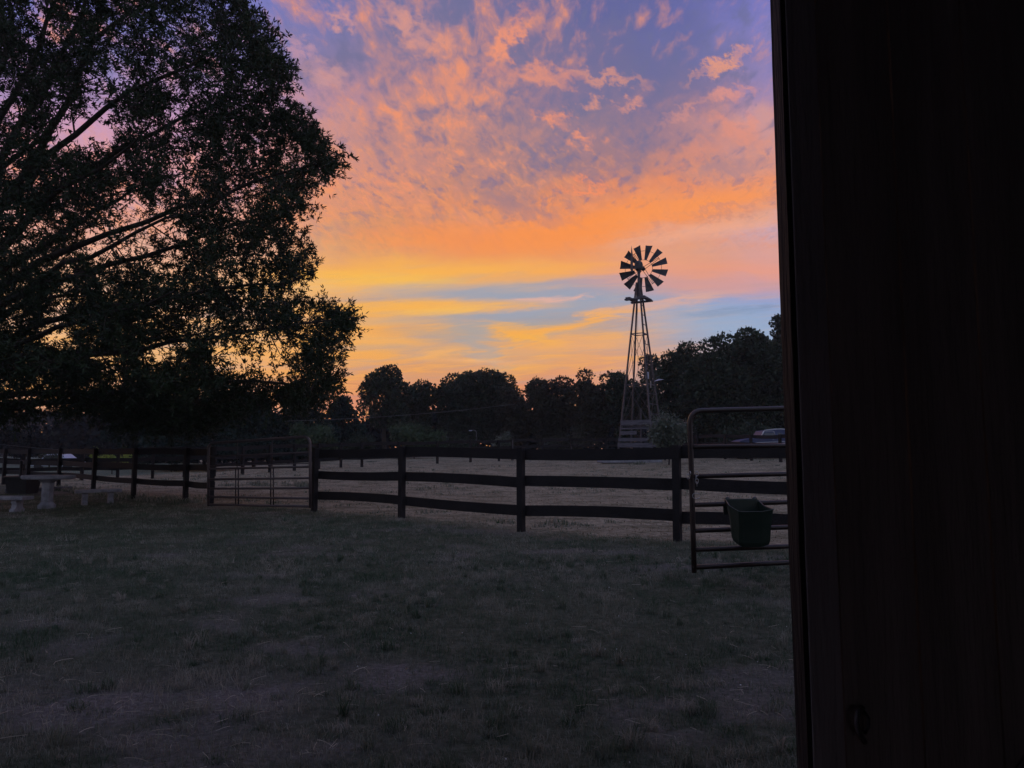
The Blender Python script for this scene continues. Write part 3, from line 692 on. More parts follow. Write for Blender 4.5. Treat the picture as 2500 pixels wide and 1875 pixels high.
# ------------------------------------------------------------------ concrete garden set
tb = thing('garden_table', 'grey concrete garden table on one thick pedestal by the left fence', 'table', gp(114, 1240))
c0 = gp(114, 1238); ang = .0
zt = at(114, 1160, c0.y).z
prof = [(.50,zt-.105),(.60,zt-.10),(.635,zt-.075),(.64,zt-.03),(.625,zt-.005),(.60,zt)]
MB().lathe(prof, (c0.x, c0.y, 0), 40, 1.02, .62).build('table_top', M['concrete'], tb, smooth=False, bevel=0)
MB().lathe([(.20,-.05),(.205,.05),(.16,.09),(.135,.13),(.13,.45),(.14,.60),(.20,.66),(.22,zt-.105)], (c0.x, c0.y, 0), 8, 1, 1).build('pedestal', M['concrete'], tb)
def bench(x, y, length, ang, label, zt=.42, curve=.10):
    t = thing('garden_bench', label, 'bench', (x, y, 0), 'concrete benches round the garden table')
    R_ = Matrix.Rotation(ang, 3, 'Z'); V_, F_ = [], []; n_ = 14; w = .19; O = Vector((x, y, 0))
    for i in range(n_+1):
        s_ = i/n_*2-1; cx_ = s_*length/2; cy = curve*(1-s_*s_); 
        for dy, z in ((-w, zt-.075), (-w*1.04, zt-.04), (-w, zt), (w, zt), (w*1.04, zt-.04), (w, zt-.075)): V_.append(O+R_ @ Vector((cx_, cy+dy, z+tz(x, y))))
        if i: o_ = (i-1)*6; F_ += [(o_+k, o_+(k+1)%6, o_+6+(k+1)%6, o_+6+k) for k in range(6)]
    F_ += [tuple(range(6))[::-1], tuple(n_*6+k for k in range(6))]
    MB().add(V_, F_).build('seat', M['concrete'], t)
    for s_ in (-.56, .56):
        # scrolled bracket leg: profile across the bench, extruded along it
        pr = [(-.17,-.05),(-.17,.05),(-.12,.09),(-.10,.16),(-.13,.22),(-.11,.28),(-.16,zt-.08),(.16,zt-.08),(.11,.28),(.13,.22),(.10,.16),(.12,.09),(.17,.05),(.17,-.05)]
        cx_ = s_*length/2; cy = curve*(1-s_*s_); hw = .06
        f_ = lambda dxx: (lambda a_, z_: O+R_ @ Vector((cx_+dxx, cy+a_, z_+tz(x, y))))
        MB().prism(pr, f_(-hw), f_(hw)).build('leg', M['concrete'], t)
    return t
q = gp(34, 1249); bench(q.x-.42, q.y+.1, 1.35, -.03, 'concrete bench cut by the left frame edge, in front of the table', zt=at(40,1211,q.y).z)
q = gp(220, 1233); bench(q.x+.05, q.y+.25, 1.05, .62, 'curved concrete bench right of the garden table', zt=at(220,1196,q.y).z)
pl = thing('planter_box', 'dark square planter with a short post, behind the garden table', 'planter', gp(55, 1204))
q = gp(55, 1204); zc = at(55, 1162, q.y).z
f0 = lambda s_, z_: [(q.x+a*s_, q.y+b_*s_, z_) for a, b_ in ((-1,-1),(1,-1),(1,1),(-1,1))]
V_ = f0(.30, -.05)+f0(.36, zc-.06)+f0(.42, zc-.06)+f0(.42, zc)+f0(.35, zc)+f0(.33, zc-.08)
F_ = [(i*4+k, i*4+(k+1)%4, i*4+4+(k+1)%4, i*4+4+k) for i in range(5) for k in range(4)]+[(20,21,22,23),(3,2,1,0)]
MB().add(V_, F_).build('tub', M['dark'], pl)
pz = at(46, 1125, q.y).z
MB().tube([(q.x-.10, q.y, zc-.1), (q.x-.10, q.y, pz-.05)], .045, 8).build('post', M['dark'], pl)
MB().lathe([(.045,0),(.06,.03),(.03,.06),(.008,.08)], (q.x-.10, q.y, pz-.05), 10).build('finial', M['dark'], pl)
a, b_ = gp(14, 1203), gp(172, 1195)
tag(MB().beam((a.x, a.y, tz(a.x,a.y)+.06), (b_.x, b_.y, tz(b_.x,b_.y)+.06), .12, .13).build('edging_timber', M['old_wood'], bevel=.006), 'long low weathered timber lying on the ground behind the garden table', 'timber')

# ------------------------------------------------------------------ windmill
YW = 45.0; wb = at(1566, 1127, YW); z0 = tz(wb.x, wb.y)
wm = thing('windmill', 'old steel farm windmill with twelve-blade wheel above the treeline', 'windmill', (wb.x, wb.y, z0))
MPP = YW/F
def wz(py): return at(1560, py, YW).z
CX = wb.x; corners = [math.radians(a) for a in (285, 15, 105, 195)]
def rad(z): return max(.05, (wz(652)-z)*(63/478)*1.0)
def cpt(i, z): a = corners[i % 4]; r = rad(z); return Vector((CX+math.cos(a)*r, YW+math.sin(a)*r, z))
ztop = wz(690)
for i in range(4):
    a_, b_ = cpt(i, z0-.1), cpt(i, ztop)
    MB().beam(a_, b_, .09, .09, (math.cos(corners[i]), math.sin(corners[i]), 0)).build('leg', M['steel'], wm)
levels = [wz(816), wz(940), wz(1040), z0+.35]
for z in levels:
    for i in range(4): MB().beam(cpt(i, z), cpt(i+1, z), .05, .05).build('girt', M['steel'], wm)
for za, zb in zip(levels[:2], levels[1:3]):
    for i in range(4):
        MB().tube([cpt(i, za), cpt(i+1, zb)], .013, 5).build('brace_rod', M['steel'], wm)
        MB().tube([cpt(i+1, za), cpt(i, zb)], .013, 5).build('brace_rod', M['steel'], wm)
MB().tube([(CX-.20, YW-.1, z0+.6), (CX-.06, YW, wz(665))], .008, 5).build('pump_rod', M['steel'], wm)
MB().tube([(CX, YW, z0), (CX, YW, z0+3.3)], .06, 8).build('drop_pipe', M['steel'], wm)
z = wz(1012)
while z < wz(745):
    a_, b_ = cpt(1, z), cpt(0, z); MB().tube([a_, b_], .024, 5).build('rung', M['steel'], wm); z += 24.5*MPP
# work platform
zp = wz(731); A15 = math.radians(60)
R_ = Matrix.Rotation(math.radians(15+45), 3, 'Z')
for s in (-1, 1):
    MB().box(Vector((CX, YW, zp))+R_ @ Vector((0, s*.48, .03)), (1.42, .30, .085), R_).build('platform_board', M['old_wood'], wm)
    MB().box(Vector((CX, YW, zp))+R_ @ Vector((s*.55, 0, -.06)), (.28, 1.42, .085), R_).build('platform_board', M['old_wood'], wm)
MB().box(Vector((CX+.14, YW, zp+.11)), (.55, .40, .09), R_).build('platform_box', M['old_wood'], wm)
# mast, gearbox
tc_ = Vector((at(1560,650,YW).x, YW, wz(650)))
MB().tube([(CX, YW, zp+.05), (tc_.x, YW, tc_.z-.15)], .085, 10).build('mast', M['steel'], wm)
wn = Vector((math.sin(math.radians(21)), math.cos(math.radians(21)), 0)); e1 = Vector((wn.y, -wn.x, 0)); e2 = Vector((0,0,1))
MB().lathe([(.10,-.34),(.20,-.28),(.25,-.15),(.26,.10),(.22,.24),(.12,.32),(.03,.35)], tc_+Vector((-.02,0,.02)), 14, 1.05, .9).build('gearbox', M['blade'], wm, smooth=True)
MB().box(tc_+Vector((0,0,-.32)), (.20,.20,.20)).build('turntable', M['steel'], wm)
W = tc_+wn*.62+Vector((0,0,-.02)); W.x = at(1570.5,651,YW+.58).x
whl = MB().tube([tc_, W+wn*.10], [.13, .09], 12).build('wheel', M['blade'], wm, smooth=True)
MB().lathe([(.05,-.07),(.13,-.06),(.13,.06),(.05,.07)], (0,0,0), 12).build('hub', M['blade'], None)
hub = bpy.data.objects['hub']; hub.location = (0,0,0)
me = hub.data; Rh = wn.to_track_quat('Z', 'Y').to_matrix()
for v in me.vertices: v.co = Rh @ v.co + W
hub.parent = whl; hub.matrix_parent_inverse = Matrix.Identity(4)
# children of the wheel
def sub(mb, name, mat, smooth=False):
    o = mb.build(name, mat, None, smooth); o.parent = whl; o.matrix_parent_inverse = Matrix.Identity(4); return o
whl.matrix_parent_inverse = Matrix.Translation(-wm.location)
hub_fix = [hub]
for k in range(12):
    a = math.radians(15+30*k); er_ = e1*math.cos(a)+e2*math.sin(a); et = e1*-math.sin(a)+e2*math.cos(a)
    tw = math.radians(24); td = et*math.cos(tw)+wn*math.sin(tw); V_, F_ = [], []
    for i in range(3):
        f = i/2; r = .60+(1.56-.60)*f; w = .20+(.56-.20)*f
        for j in range(5):
            s_ = j/4*2-1; bow = wn*(.035*(1-s_*s_)*(.6+f)); V_.append(W+er_*r+td*(w/2*s_)+bow)
    m_ = len(V_); V_ += [v+wn*.006 for v in V_]
    for i in range(2):
        for j in range(4):
            q0 = i*5+j; F_ += [(q0, q0+1, q0+6, q0+5), (q0+m_, q0+m_+5, q0+m_+6, q0+m_+1)]
    ed = [0,1,2,3,4,9,14,13,12,11,10,5]
    F_ += [(ed[i], ed[i]+m_, ed[(i+1)%12]+m_, ed[(i+1)%12]) for i in range(12)]
    sub(MB().add(V_, F_), 'blade', M['blade'])
for r, rr, off in ((.59,.015,-.0),(1.18,.014,-.03)):
    P = [W+wn*off+(e1*math.cos(2*PI*k/48)+e2*math.sin(2*PI*k/48))*r for k in range(49)]
    sub(MB().tube(P, rr, 5, cap=False), 'ring', M['steel'], True)
for k in range(4):
    a = math.radians(31+90*k); er_ = e1*math.cos(a)+e2*math.sin(a); et = e1*-math.sin(a)+e2*math.cos(a)
    for s in (-1, 1): sub(MB().tube([W+et*s*.09-wn*.06, W+er_*1.19+et*s*.035], .018, 5), 'spoke', M['steel'])
    sub(MB().tube([W+er_*1.19-et*.07, W+er_*1.19+et*.07], .012, 5), 'spoke_tie', M['steel'])
# tail vane, folded round towards the viewer so it is seen almost edge-on
tv = [at(1541.5,600.5,YW-1.9), at(1544.5,622,YW-1.5), at(1545.5,662,YW-1.2), at(1541.5,663.5,YW-1.6), at(1539,659,YW-1.95), at(1539,640,YW-2.1)]
MB().add([Vector(p) for p in tv]+[Vector(p)+Vector((.012,0,0)) for p in tv], [tuple(range(6)), tuple(range(11,5,-1))]+[(i, i+6, (i+1)%6+6, (i+1)%6) for i in range(6)]).build('tail_vane', M['blade'], wm)
for y in (631, 655): MB().tube([at(1540,y,YW-1.7), at(1545,y+1,YW-1.1), tc_+Vector((-.1,-.1,.15 if y<640 else -.18))], .022, 6).build('tail_arm', M['steel'], wm)
# boards nailed round the tower foot
def face_board(i, f0, f1, y0, y1, mat=None):
    za, zb = wz(y1), wz(y0); zm = (za+zb)/2; p, q = cpt(i, zm), cpt(i+1, zm); d = (q-p).normalized(); nrm = Vector((d.y, -d.x, 0))
    ctr = Vector((CX, YW, zm)); 
    if (p.lerp(q,.5)-ctr).dot(nrm) < 0: nrm = -nrm
    MB().beam(p.lerp(q, f0)+nrm*.06, p.lerp(q, f1)+nrm*.06+Vector((0,0,rnd.uniform(-.03,.03))), .03, zb-za).build('board', M['old_wood'], wm)
# face between left corner (3) and near corner (0 == 4)
for y0, y1, f0, f1 in ((1027,1038.5,-.02,1.03),(1045,1049,0,.98),(1053,1062,0,.55),(1069.5,1077.5,-.03,1.04),(1081,1092,-.03,1.04),(1097,1107,-.02,1.03)): face_board(3, f0, f1, y0, y1)
for y0, y1, f0, f1 in ((1030,1040,0,1),(1056,1064,0,1),(1070,1077,0,1),(1083,1091,0,1)): face_board(0, f0, f1, y0, y1)
cs = at(1533, 1127, YW-.4); s_ = MB().box((CX-.9, YW-.6, tz(CX, YW-1)+.05), (3.6, 2.6, .22)).build('concrete_slab', M['concrete'], bevel=.02)
tag(s_, 'pale concrete slab under the windmill tower', 'slab')
eb = thing('electrical_box', 'small pale box strapped to a leg of the windmill tower', 'box', at(1580, 926, YW-1.0))
q = at(1580, 917, YW-.75)
MB().box(q, (.20, .12, .44)).build('case', M['white'], eb, bevel=.02)
MB().box(q+Vector((.22,.02,.0)), (.14, .12, .66)).build('switch_box', M['dark'], eb, bevel=.01)
MB().tube([q+Vector((.22,.02,-.3)), q+Vector((.22,.02,-.75))], .025, 6).build('conduit', M['galv'], eb)
q = at(1612, 928, YW-.2); leg1 = cpt(1, q.z)
sw = thing('bracket_arm', 'thin pale wing-shaped arm sticking out right from the windmill tower', 'bracket', leg1)
MB().add([leg1+Vector((0,-.04,-.05)), Vector((q.x-.2,q.y-.1,q.z-.05)), Vector((q.x+.24,q.y-.1,q.z+.03)), Vector((q.x-.1,q.y-.1,q.z+.05)), leg1+Vector((0,-.01,-.02)), Vector((q.x-.2,q.y-.02,q.z-.03)), Vector((q.x+.24,q.y-.02,q.z+.04)), Vector((q.x-.1,q.y+.02,q.z+.08))], [(0,1,2,3),(7,6,5,4),(0,4,5,1),(1,5,6,2),(2,6,7,3),(3,7,4,0)]).build('arm', M['white'], sw)

# ------------------------------------------------------------------ blue vehicle on the rise
YS = 42.0
def sv(px, py, dy=0): q = at(px, py, YS); return Vector((q.x, YS+dy, q.z))
gz = tz(sv(1900,1090).x, YS)
su = thing('pickup_truck', 'old blue pickup with pale roof trim parked beyond the far fence', 'pickup truck', (sv(1900,1090).x, YS, gz))
def gpy(z):  # photo row for a height above the truck's ground
    return 937.5-F*math.tan(math.atan2(gz+z-EYE, YS)-PITCH)
yb = gpy(.42)
body = [(1804,yb),(1803.5,1090),(1804.5,1081),(1808,1076.5),(1818,1073),(1835,1070.5),(1858,1068),(1868,1066.3),(1985,1066),(1992,1068),(1996,1075),(1998,1090),(1997,yb)]
arch = lambda cx, r: [(cx+r*math.cos(a), yb-r*.95*math.sin(a)) for a in [PI*k/8 for k in range(9)]]
body = body+arch(1968, 12.5)+arch(1829, 12.5)
bd = MB().prism(body, lambda a, c: sv(a, c, 0), lambda a, c: sv(a, c, 1.75)).build('body', M['blue'], su, bevel=.03)
cab = [(1859,1066),(1866.5,1052.5),(1869,1050.5),(1890,1048.3),(1908,1047.6),(1918,1048.5),(1985,1050.5),(1989,1066)]
MB().prism(cab, lambda a, c: sv(a, c, .12 if c < 1055 else .03), lambda a, c: sv(a, c, 1.63 if c < 1055 else 1.72)).build('cab', M['blue'], su, bevel=.03)
roofp = [(1868,1050.6),(1890,1047.9),(1908,1047.2),(1918,1048.0),(1984,1050)]
MB().tube([sv(x_, y_, .14) for x_, y_ in roofp], .028, 6).build('drip_rail', M['stripe'], su, smooth=True)
def pane(pts, name, mat, dy=-.012):
    n_ = len(pts); V_ = [sv(x_, y_, (.03+(1066-y_)*.007)+dy) for x_, y_ in pts]+[sv(x_, y_, (.03+(1066-y_)*.007)+dy+.02) for x_, y_ in pts]
    return MB().add(V_, [tuple(range(n_)), tuple(range(2*n_-1, n_-1, -1))]+[(i, i+n_, (i+1)%n_+n_, (i+1)%n_) for i in range(n_)]).build(name, mat, su)
pane([(1864,1063.5),(1868.5,1054),(1889,1053.2),(1892,1063.5)], 'window', M['glass'])
pane([(1898,1052),(1915,1052),(1910,1058),(1901,1063)], 'window', M['glass'])
pane([(1925,1053),(1975,1054.5),(1978,1063.5),(1925,1063.5)], 'window', M['glass'])
def trim(pts, r, name, mat, dy=-.02): return MB().tube([sv(x_, y_, (.03+max(0, 1066-y_)*.007)+dy) for x_, y_ in pts], r, 6).build(name, mat, su, smooth=True)
trim([(1859,1064.5),(1866.5,1052.5)], .035, 'pillar_trim', M['stripe'])
trim([(1867,1053),(1888,1052),(1891,1054),(1893.5,1063)], .015, 'window_trim', M['chrome'])
trim([(1806,1082),(1860,1080),(1920,1078.4),(1996,1078)], .018, 'side_trim', M['chrome'], -.05)
trim([(1806,1085),(1860,1084),(1920,1082),(1996,1081)], .012, 'side_trim', M['chrome'], -.05)
trim([(1885,1073.5),(1890,1073.5)], .014, 'door_handle', M['chrome'], -.05)
trim([(1895,1066),(1895,1080)], .008, 'door_seam', M['dark'], -.03)
trim([(1855,1070.3),(1858,1070.3)], .02, 'mirror', M['chrome'], -.12)
MB().box(sv(1801.5, (1090+yb)/2, .87), (.14, 1.8, .18)).build('bumper', M['chrome'], su, bevel=.03)
MB().box(sv(1999.5, (1090+yb)/2, .87), (.14, 1.8, .18)).build('bumper', M['chrome'], su, bevel=.03)
for cx in (1829, 1968):
    for dy in (.02, 1.50):
        c = Vector((sv(cx, 1090).x, YS+dy, gz+.36)); V_, F_ = [], []
        w_ = MB(); ring = [(.36,0),(.38,.03),(.38,.20),(.36,.23),(.22,.23),(.22,0)]
        for k in range(24):
            a = 2*PI*k/24
            for r, t_ in ring: V_.append(c+Vector((r*math.cos(a), t_, r*math.sin(a))))
        for k in range(24):
            for j in range(6): F_.append((k*6+j, k*6+(j+1)%6, ((k+1)%24)*6+(j+1)%6, ((k+1)%24)*6+j))
        wh_ = w_.add(V_, F_).build('wheel', M['rubber'], su)
        rp = [(c+Vector((.225*math.cos(2*PI*k/16), .03, .225*math.sin(2*PI*k/16)))) for k in range(16)]
        rb = MB().add(rp+[p+Vector((0,.12,0)) for p in rp], [tuple(range(16)), tuple(range(31,15,-1))]+[(i, i+16, (i+1)%16+16, (i+1)%16) for i in range(16)]).build('rim', M['galv'], None)
        rb.parent = wh_; rb.matrix_parent_inverse = Matrix.Identity(4)

# ------------------------------------------------------------------ small far things
def bg(px, py, Y): q = at(px, py, Y); return Vector((q.x, q.y, tz(q.x, q.y)))
q = at(1163, 1071, 66); g0 = tz(q.x, 66); tp = at(1163, 1056, 66).z
sl = thing('street_lamp', 'pale street lamp with a curved arm, small among the far trees', 'street lamp', (q.x, 66, g0))
MB().tube([(q.x, 66, g0-.1), (q.x, 66, tp)], [.045, .035], 8).build('pole', M['wire'], sl)
e = at(1151.5, 1050.5, 66)
MB().tube(arc((q.x, 66, tp), (q.x, 66, e.z+.05), (e.x, 66, e.z)), .028, 6).build('arm', M['wire'], sl, smooth=True)
MB().box((e.x-.1, 66, e.z-.03), (.30, .14, .08)).build('lamp_head', M['white'], sl, bevel=.02)
hs = thing('house', 'tiny far house with two pale gable peaks between the trees', 'house', bg(884, 1050, 95))
c = at(884, 1045, 95); gz_ = tz(c.x, 95)
MB().box((c.x, 98, (gz_+c.z-1)/2+.2), (5, 4, c.z-gz_)).build('wall', M['old_wood'], hs)
for d in (-.42, .42):
    MB().prism([(-.38,-.3),(.38,-.3),(0,.45)], lambda a, z: (c.x+d+a, 95.4, c.z+z), lambda a, z: (c.x+d+a, 96.2, c.z+z)).build('gable', M['white'], hs)
pw_ = thing('parked_car', 'pale parked car glimpsed through the bare shrub beyond the left fence', 'car', bg(125, 1130, 62))
c = at(127, 1120, 62); gz_ = tz(c.x, 62)
MB().prism([(-1.9,.35),(-1.95,.75),(-1.1,.90),(-.6,1.38),(.7,1.40),(1.3,.98),(2.0,.90),(2.05,.35)], lambda a, z: (c.x+a, 62, gz_+z), lambda a, z: (c.x+a, 63.6, gz_+z)).build('body', M['white'], pw_, bevel=.08)
MB().prism([(-.85,.92),(-.5,1.28),(.6,1.30),(1.0,.95)], lambda a, z: (c.x+a, 61.98, gz_+z), lambda a, z: (c.x+a, 62.02, gz_+z)).build('window', M['glass'], pw_)
for d in (-1.2, 1.3): MB().tube([(c.x+d, 61.97, gz_+.33), (c.x+d, 62.25, gz_+.33)], .33, 16).build('wheel', M['rubber'], pw_)

# ------------------------------------------------------------------ foliage
def unit(v): return v/np.maximum(np.linalg.norm(v, axis=-1, keepdims=True), 1e-9)
def leaves_at(P, D, ln, wd):
    """rhombic leaves: base P, direction D (unit), length ln, width wd -> verts, quads"""
    n = len(P); r = unit(rng.normal(size=(n, 3))); S = unit(np.cross(D, r))*(wd/2)[:, None]
    mid = P+D*(ln*.45)[:, None]; tip = P+D*ln[:, None]
    Vv = np.stack([P, mid+S, tip, mid-S], 1).reshape(-1, 3); return Vv, np.arange(4*n).reshape(-1, 4)
def tube_np(mb, p, q, r0, r1, sides=4, bend=None, segs=3):
    p = Vector(p); q = Vector(q); pts = []; rs = []
    for i in range(segs+1):
        t = i/segs; v = p.lerp(q, t)
        if bend is not None: v = v+Vector(bend)*(4*t*(1-t))
        pts.append(v); rs.append(r0+(r1-r0)*t)
    mb.tube(pts, rs, sides, cap=False); return pts
def point_in(px, py, poly):
    inside = np.zeros(len(px), bool); j = len(poly)-1
    for i in range(len(poly)):
        xi, yi = poly[i]; xj, yj = poly[j]
        c = ((yi > py) != (yj > py)) & (px < (xj-xi)*(py-yi)/(yj-yi+1e-9)+xi); inside ^= c; j = i
    return inside

# ---- the big oak: trunk left of the view, limbs reaching over the fence
OT = Vector((-15.2, 18.6, 0)); OT.z = tz(OT.x, OT.y)
oak = thing('oak_tree', 'huge dark narrow-leaved oak filling the left of the sky, in front of the treeline', 'tree', OT)
def pix(P):
    Yv = P[:, 1]; a = P[:, 0]/Yv; b_ = (P[:, 2]-EYE)/Yv
    cy = (b_*CP-SP)/(CP+b_*SP); dy = CP-cy*SP
    return 1250+F*a*dy, 937.5-F*cy
limb_ends = [((870,790,16.4),.9),((842,374,17.6),1.6),((765,500,20.5),1.0),((762,655,15.2),1.0),((835,925,18.6),.3),((700,170,19.4),2.0),((640,20,16.6),2.6),
 ((560,-120,19.5),2.8),((400,-230,17),3),((235,-160,19),3),((60,-240,18),3),((560,930,19.0),-.2),((330,970,21),.1),((560,480,14.2),1.4),((380,300,14.5),2),((430,720,13.8),.8),
 ((480,420,23.5),1.5),((240,700,24),.8),((600,800,22.5),.5),((200,200,24),2),((-250,-250,17),2),((-500,100,16),1),((-700,600,18),.6),((-350,850,15),.2),((-300,500,24),.8),((-500,900,20),0)]
wood = MB(); nodes = []                    # skeleton nodes: position, radius
trunk_pts = [OT+Vector((0,0,-.3)), OT+Vector((.05,0,1.2)), OT+Vector((.25,-.1,3.2)), OT+Vector((.5,-.1,5.6)), OT+Vector((.7,0,8.2)), OT+Vector((.6,.2,11.0)), OT+Vector((.9,.3,14.0))]
trunk_r = [.62,.48,.42,.36,.29,.20,.08]
tk = MB().tube(trunk_pts, trunk_r, 14).build('trunk', M['bark'], oak, smooth=True)
def trunk_at(h):
    for i in range(len(trunk_pts)-1):
        z0_, z1_ = trunk_pts[i].z, trunk_pts[i+1].z
        if z0_ <= h <= z1_: t = (h-z0_)/(z1_-z0_); return trunk_pts[i].lerp(trunk_pts[i+1], t), trunk_r[i]*(1-t)+trunk_r[i+1]*t
    return trunk_pts[-1], .06
for (px, py, Y), lift in limb_ends:
    e = at(px, py, Y); h0 = max(1.9, min(8.5, OT.z+1.7+(e.z-1.0)*.34)); s_, r0 = trunk_at(h0); r0 = min(r0*.45, .10)
    pts, rs = [], []
    w1_, w2_ = rnd.uniform(-.9, .9), rnd.uniform(-.8, .8); K_ = 12
    for i in range(K_+1):
        t = i/K_; p = s_.lerp(e, t); p.z += lift*2.2*t*(1-t)*(1.3-t); p.x += w1_*math.sin(t*6.3)*.5; p.y += w2_*math.sin(t*7.5+1)*.6
        p += Vector((rnd.uniform(-.09,.09), rnd.uniform(-.09,.09), rnd.uniform(-.09,.09)))*(t > 0)
        pts.append(p); rs.append(r0*(1-t)**1.1+.016)
        if t > .12: nodes.append((np.array(p), rs[-1]))
    wood.tube(pts, rs, 7, cap=False)
OUT = [(-900,-420),(560,-420),(575,-60),(620,0),(648,60),(668,120),(668,165),(708,150),(706,212),(672,258),(640,300),(708,298),(766,262),(790,315),(803,366),(842,372),(846,412),(772,432),(764,470),(760,520),(690,536),(730,560),(742,610),(766,662),(690,702),(560,714),(650,746),(790,738),(868,775),(866,820),(808,846),(784,860),(834,888),(832,930),(800,966),(740,978),(640,985),(560,1005),(485,1050),(380,1052),(300,1030),(240,1000),(120,985),(80,1005),(20,1015),(-200,1030),(-900,1040)]
HOLES = [(192,325,52,46,.95),(252,230,20,85,.97),(438,430,20,40,.9),(350,525,62,34,.85),(240,603,34,42,.9),(330,610,30,16,.6),(385,655,60,28,.6),(610,712,80,22,1.0),(405,850,34,24,.9),(135,822,36,30,.95),(600,880,76,36,.93),(690,905,56,32,.85),(660,850,40,16,.8),(780,800,50,26,.45),(620,800,40,20,.5),(735,860,34,20,.5),(45,965,55,22,.9),(300,910,30,14,.5),(20,230,22,26,.8),(25,570,28,24,.8),(120,330,26,26,.6),(310,175,24,22,.6),(480,250,20,14,.5),(520,215,30,12,.6),(420,290,46,26,.55),(150,650,20,30,.4),(545,620,34,22,.45),(460,560,30,26,.4),(130,735,24,22,.5),(520,800,50,18,.5),(270,700,26,16,.5),(490,960,30,10,.4),(735,800,30,16,.5),(420,120,30,26,.5),(100,60,30,30,.4),(360,60,26,30,.3)]
def make_clusters(n):
    out = []
    C = np.array([OT.x+.4, OT.y, 8.2]); Rr = np.array([11.8, 7.2, 9.4])
    while len(out) < n:
        a = rng.random(3000)*2*PI; r = np.sqrt(rng.random(3000)); top = 8.2+9.4*np.sqrt(1-r**2); lo = 1.9+1.0*r**2+1.6*(fbm(a*2.2, r*4, 3)-.45)
        u = rng.random(3000); u = np.where(rng.random(3000) < .30, u**3*.35, u)
        P = np.stack([C[0]+11.8*r*np.cos(a), C[1]+7.0*r*np.sin(a), lo+(top-lo)*u], -1)
        # flatten the underside: foliage hangs to about two metres
        P = P[(P[:, 2] > 1.9)]
        x, y = pix(P); k = (x > -120) | (rng.random(len(x)) < .18); P, x, y = P[k], x[k], y[k]; k = point_in(x+rng.normal(0, 5, len(x)), y+rng.normal(0, 5, len(x)), [(a*1.0, b_) for a, b_ in OUT])
        x, y, P = x[k], y[k], P[k]
        kill = np.zeros(len(P))
        for hx, hy, rx, ry, pr in HOLES: kill = np.maximum(kill, pr*np.exp(-np.maximum(0, ((x-hx)/(rx+24))**2+((y-hy)/(ry+24))**2-.55)*3.2))
        P = P[rng.random(len(P)) > kill*1.02]
        out.extend(P.tolist())
    return np.array(out[:n])
cl = make_clusters(2350)
# clusters that carry the ragged right-hand outline
for i in range(14, 36):
    (x0, y0), (x1, y1) = OUT[i-12], OUT[i-11]
rim_pts = OUT[2:36]
ex = []
for (x0, y0), (x1, y1) in zip(rim_pts[:-1], rim_pts[1:]):
    d = math.hypot(x1-x0, y1-y0); k_ = max(1, int(d/11))
    for j in range(k_):
        t = (j+rnd.random())/k_; x = x0+(x1-x0)*t-30-24*rnd.random(); y = y0+(y1-y0)*t+rnd.uniform(-5, 5); ex.append(np.array(at(x, y, rnd.uniform(15.6, 20.5))))
for x, y, Y in ((838,384,17.6),(822,392,17.6),(800,398,17.7),(862,782,16.4),(848,800,16.5),(846,765,16.6),(822,762,16.8),(826,905,18.4),(822,930,18.6),(700,180,19.2),(694,210,19),(775,300,17.5),(772,340,17.2),(755,650,15.4),(740,630,15.6)): ex.append(np.array(at(x, y, Y)))
EXS = {tuple(np.round(e_, 5)) for e_ in ex}; cl = np.concatenate([cl, np.array(ex)])
base = np.array([OT.x+.5, OT.y, 4.5]); order = np.argsort(np.linalg.norm(cl-base, axis=1)); cl = cl[order]
NP = np.array([p for p, r in nodes]); NR = np.array([r for p, r in nodes])
ND = np.linalg.norm(NP-base, axis=1)
LV, TW = [], MB(); LVt = []
for ci, c in enumerate(cl):
    small = .48 if tuple(np.round(c, 5)) in EXS else 1.0
    dc = np.linalg.norm(c-base)
    dist = np.linalg.norm(NP-c, axis=1)+np.where(ND > dc+.3, 1.2, 0)
    j = int(np.argmin(dist)); p = NP[j]; L_ = np.linalg.norm(c-p); r0 = min(NR[j]*.7, .012+.018*L_)
    sag = Vector((rnd.uniform(-.12, .12), rnd.uniform(-.12, .12), rnd.uniform(-.02, .16)))*L_*.6
    pts = tube_np(wood, p, c, r0, .010, 4, sag, 3)
    new = [np.array(q) for q in pts[1:]]
    NP = np.concatenate([NP, np.array(new)]); NR = np.concatenate([NR, np.array([max(.012, r0*.8), max(.011, r0*.6), .010])]); ND = np.concatenate([ND, np.linalg.norm(np.array(new)-base, axis=1)])
    out = unit((c-p)[None])[0]; out = unit((out+np.array([0, 0, .25]))[None])[0]
    nt_ = 11 if small == 1 else 7; rad_ = rnd.uniform(.44, .74)*small
    td = unit(out*.75+rng.normal(size=(nt_, 3))*.75); tl = rad_*(.55+.6*rng.random(nt_))
    st_ = c+rng.normal(size=(nt_, 3))*.10-out*.15
    for k in range(0, nt_, 2): TW.tube([st_[k], st_[k]+td[k]*tl[k]], [.006,.003], 3, cap=False)
    nl = 18
    t = .18+.82*rng.random((nt_, nl))**.75
    P = st_[:, None]+td[:, None]*(tl[:, None]*t)[..., None]; D = unit(td[:, None]*.55+rng.normal(size=(nt_, nl, 3))*.62)
    LV.append((P.reshape(-1, 3), D.reshape(-1, 3))); LVt.append(np.full(nt_*nl, rnd.random()))
P = np.concatenate([a for a, b_ in LV]); D = np.concatenate([b_ for a, b_ in LV]); n_ = len(P)
vv, ff = leaves_at(P, D, .090+.065*rng.random(n_), .026+.018*rng.random(n_))
wood.build('branches', M['bark'], oak, smooth=True)
tw_ = TW.build('twigs', M['bark'], oak)
cr = np_mesh('crown', vv, ff, M['oak_leaf'], oak, tint=np.repeat(np.clip(np.concatenate(LVt)*.6+rng.random(n_)*.4, 0, 1), 4))


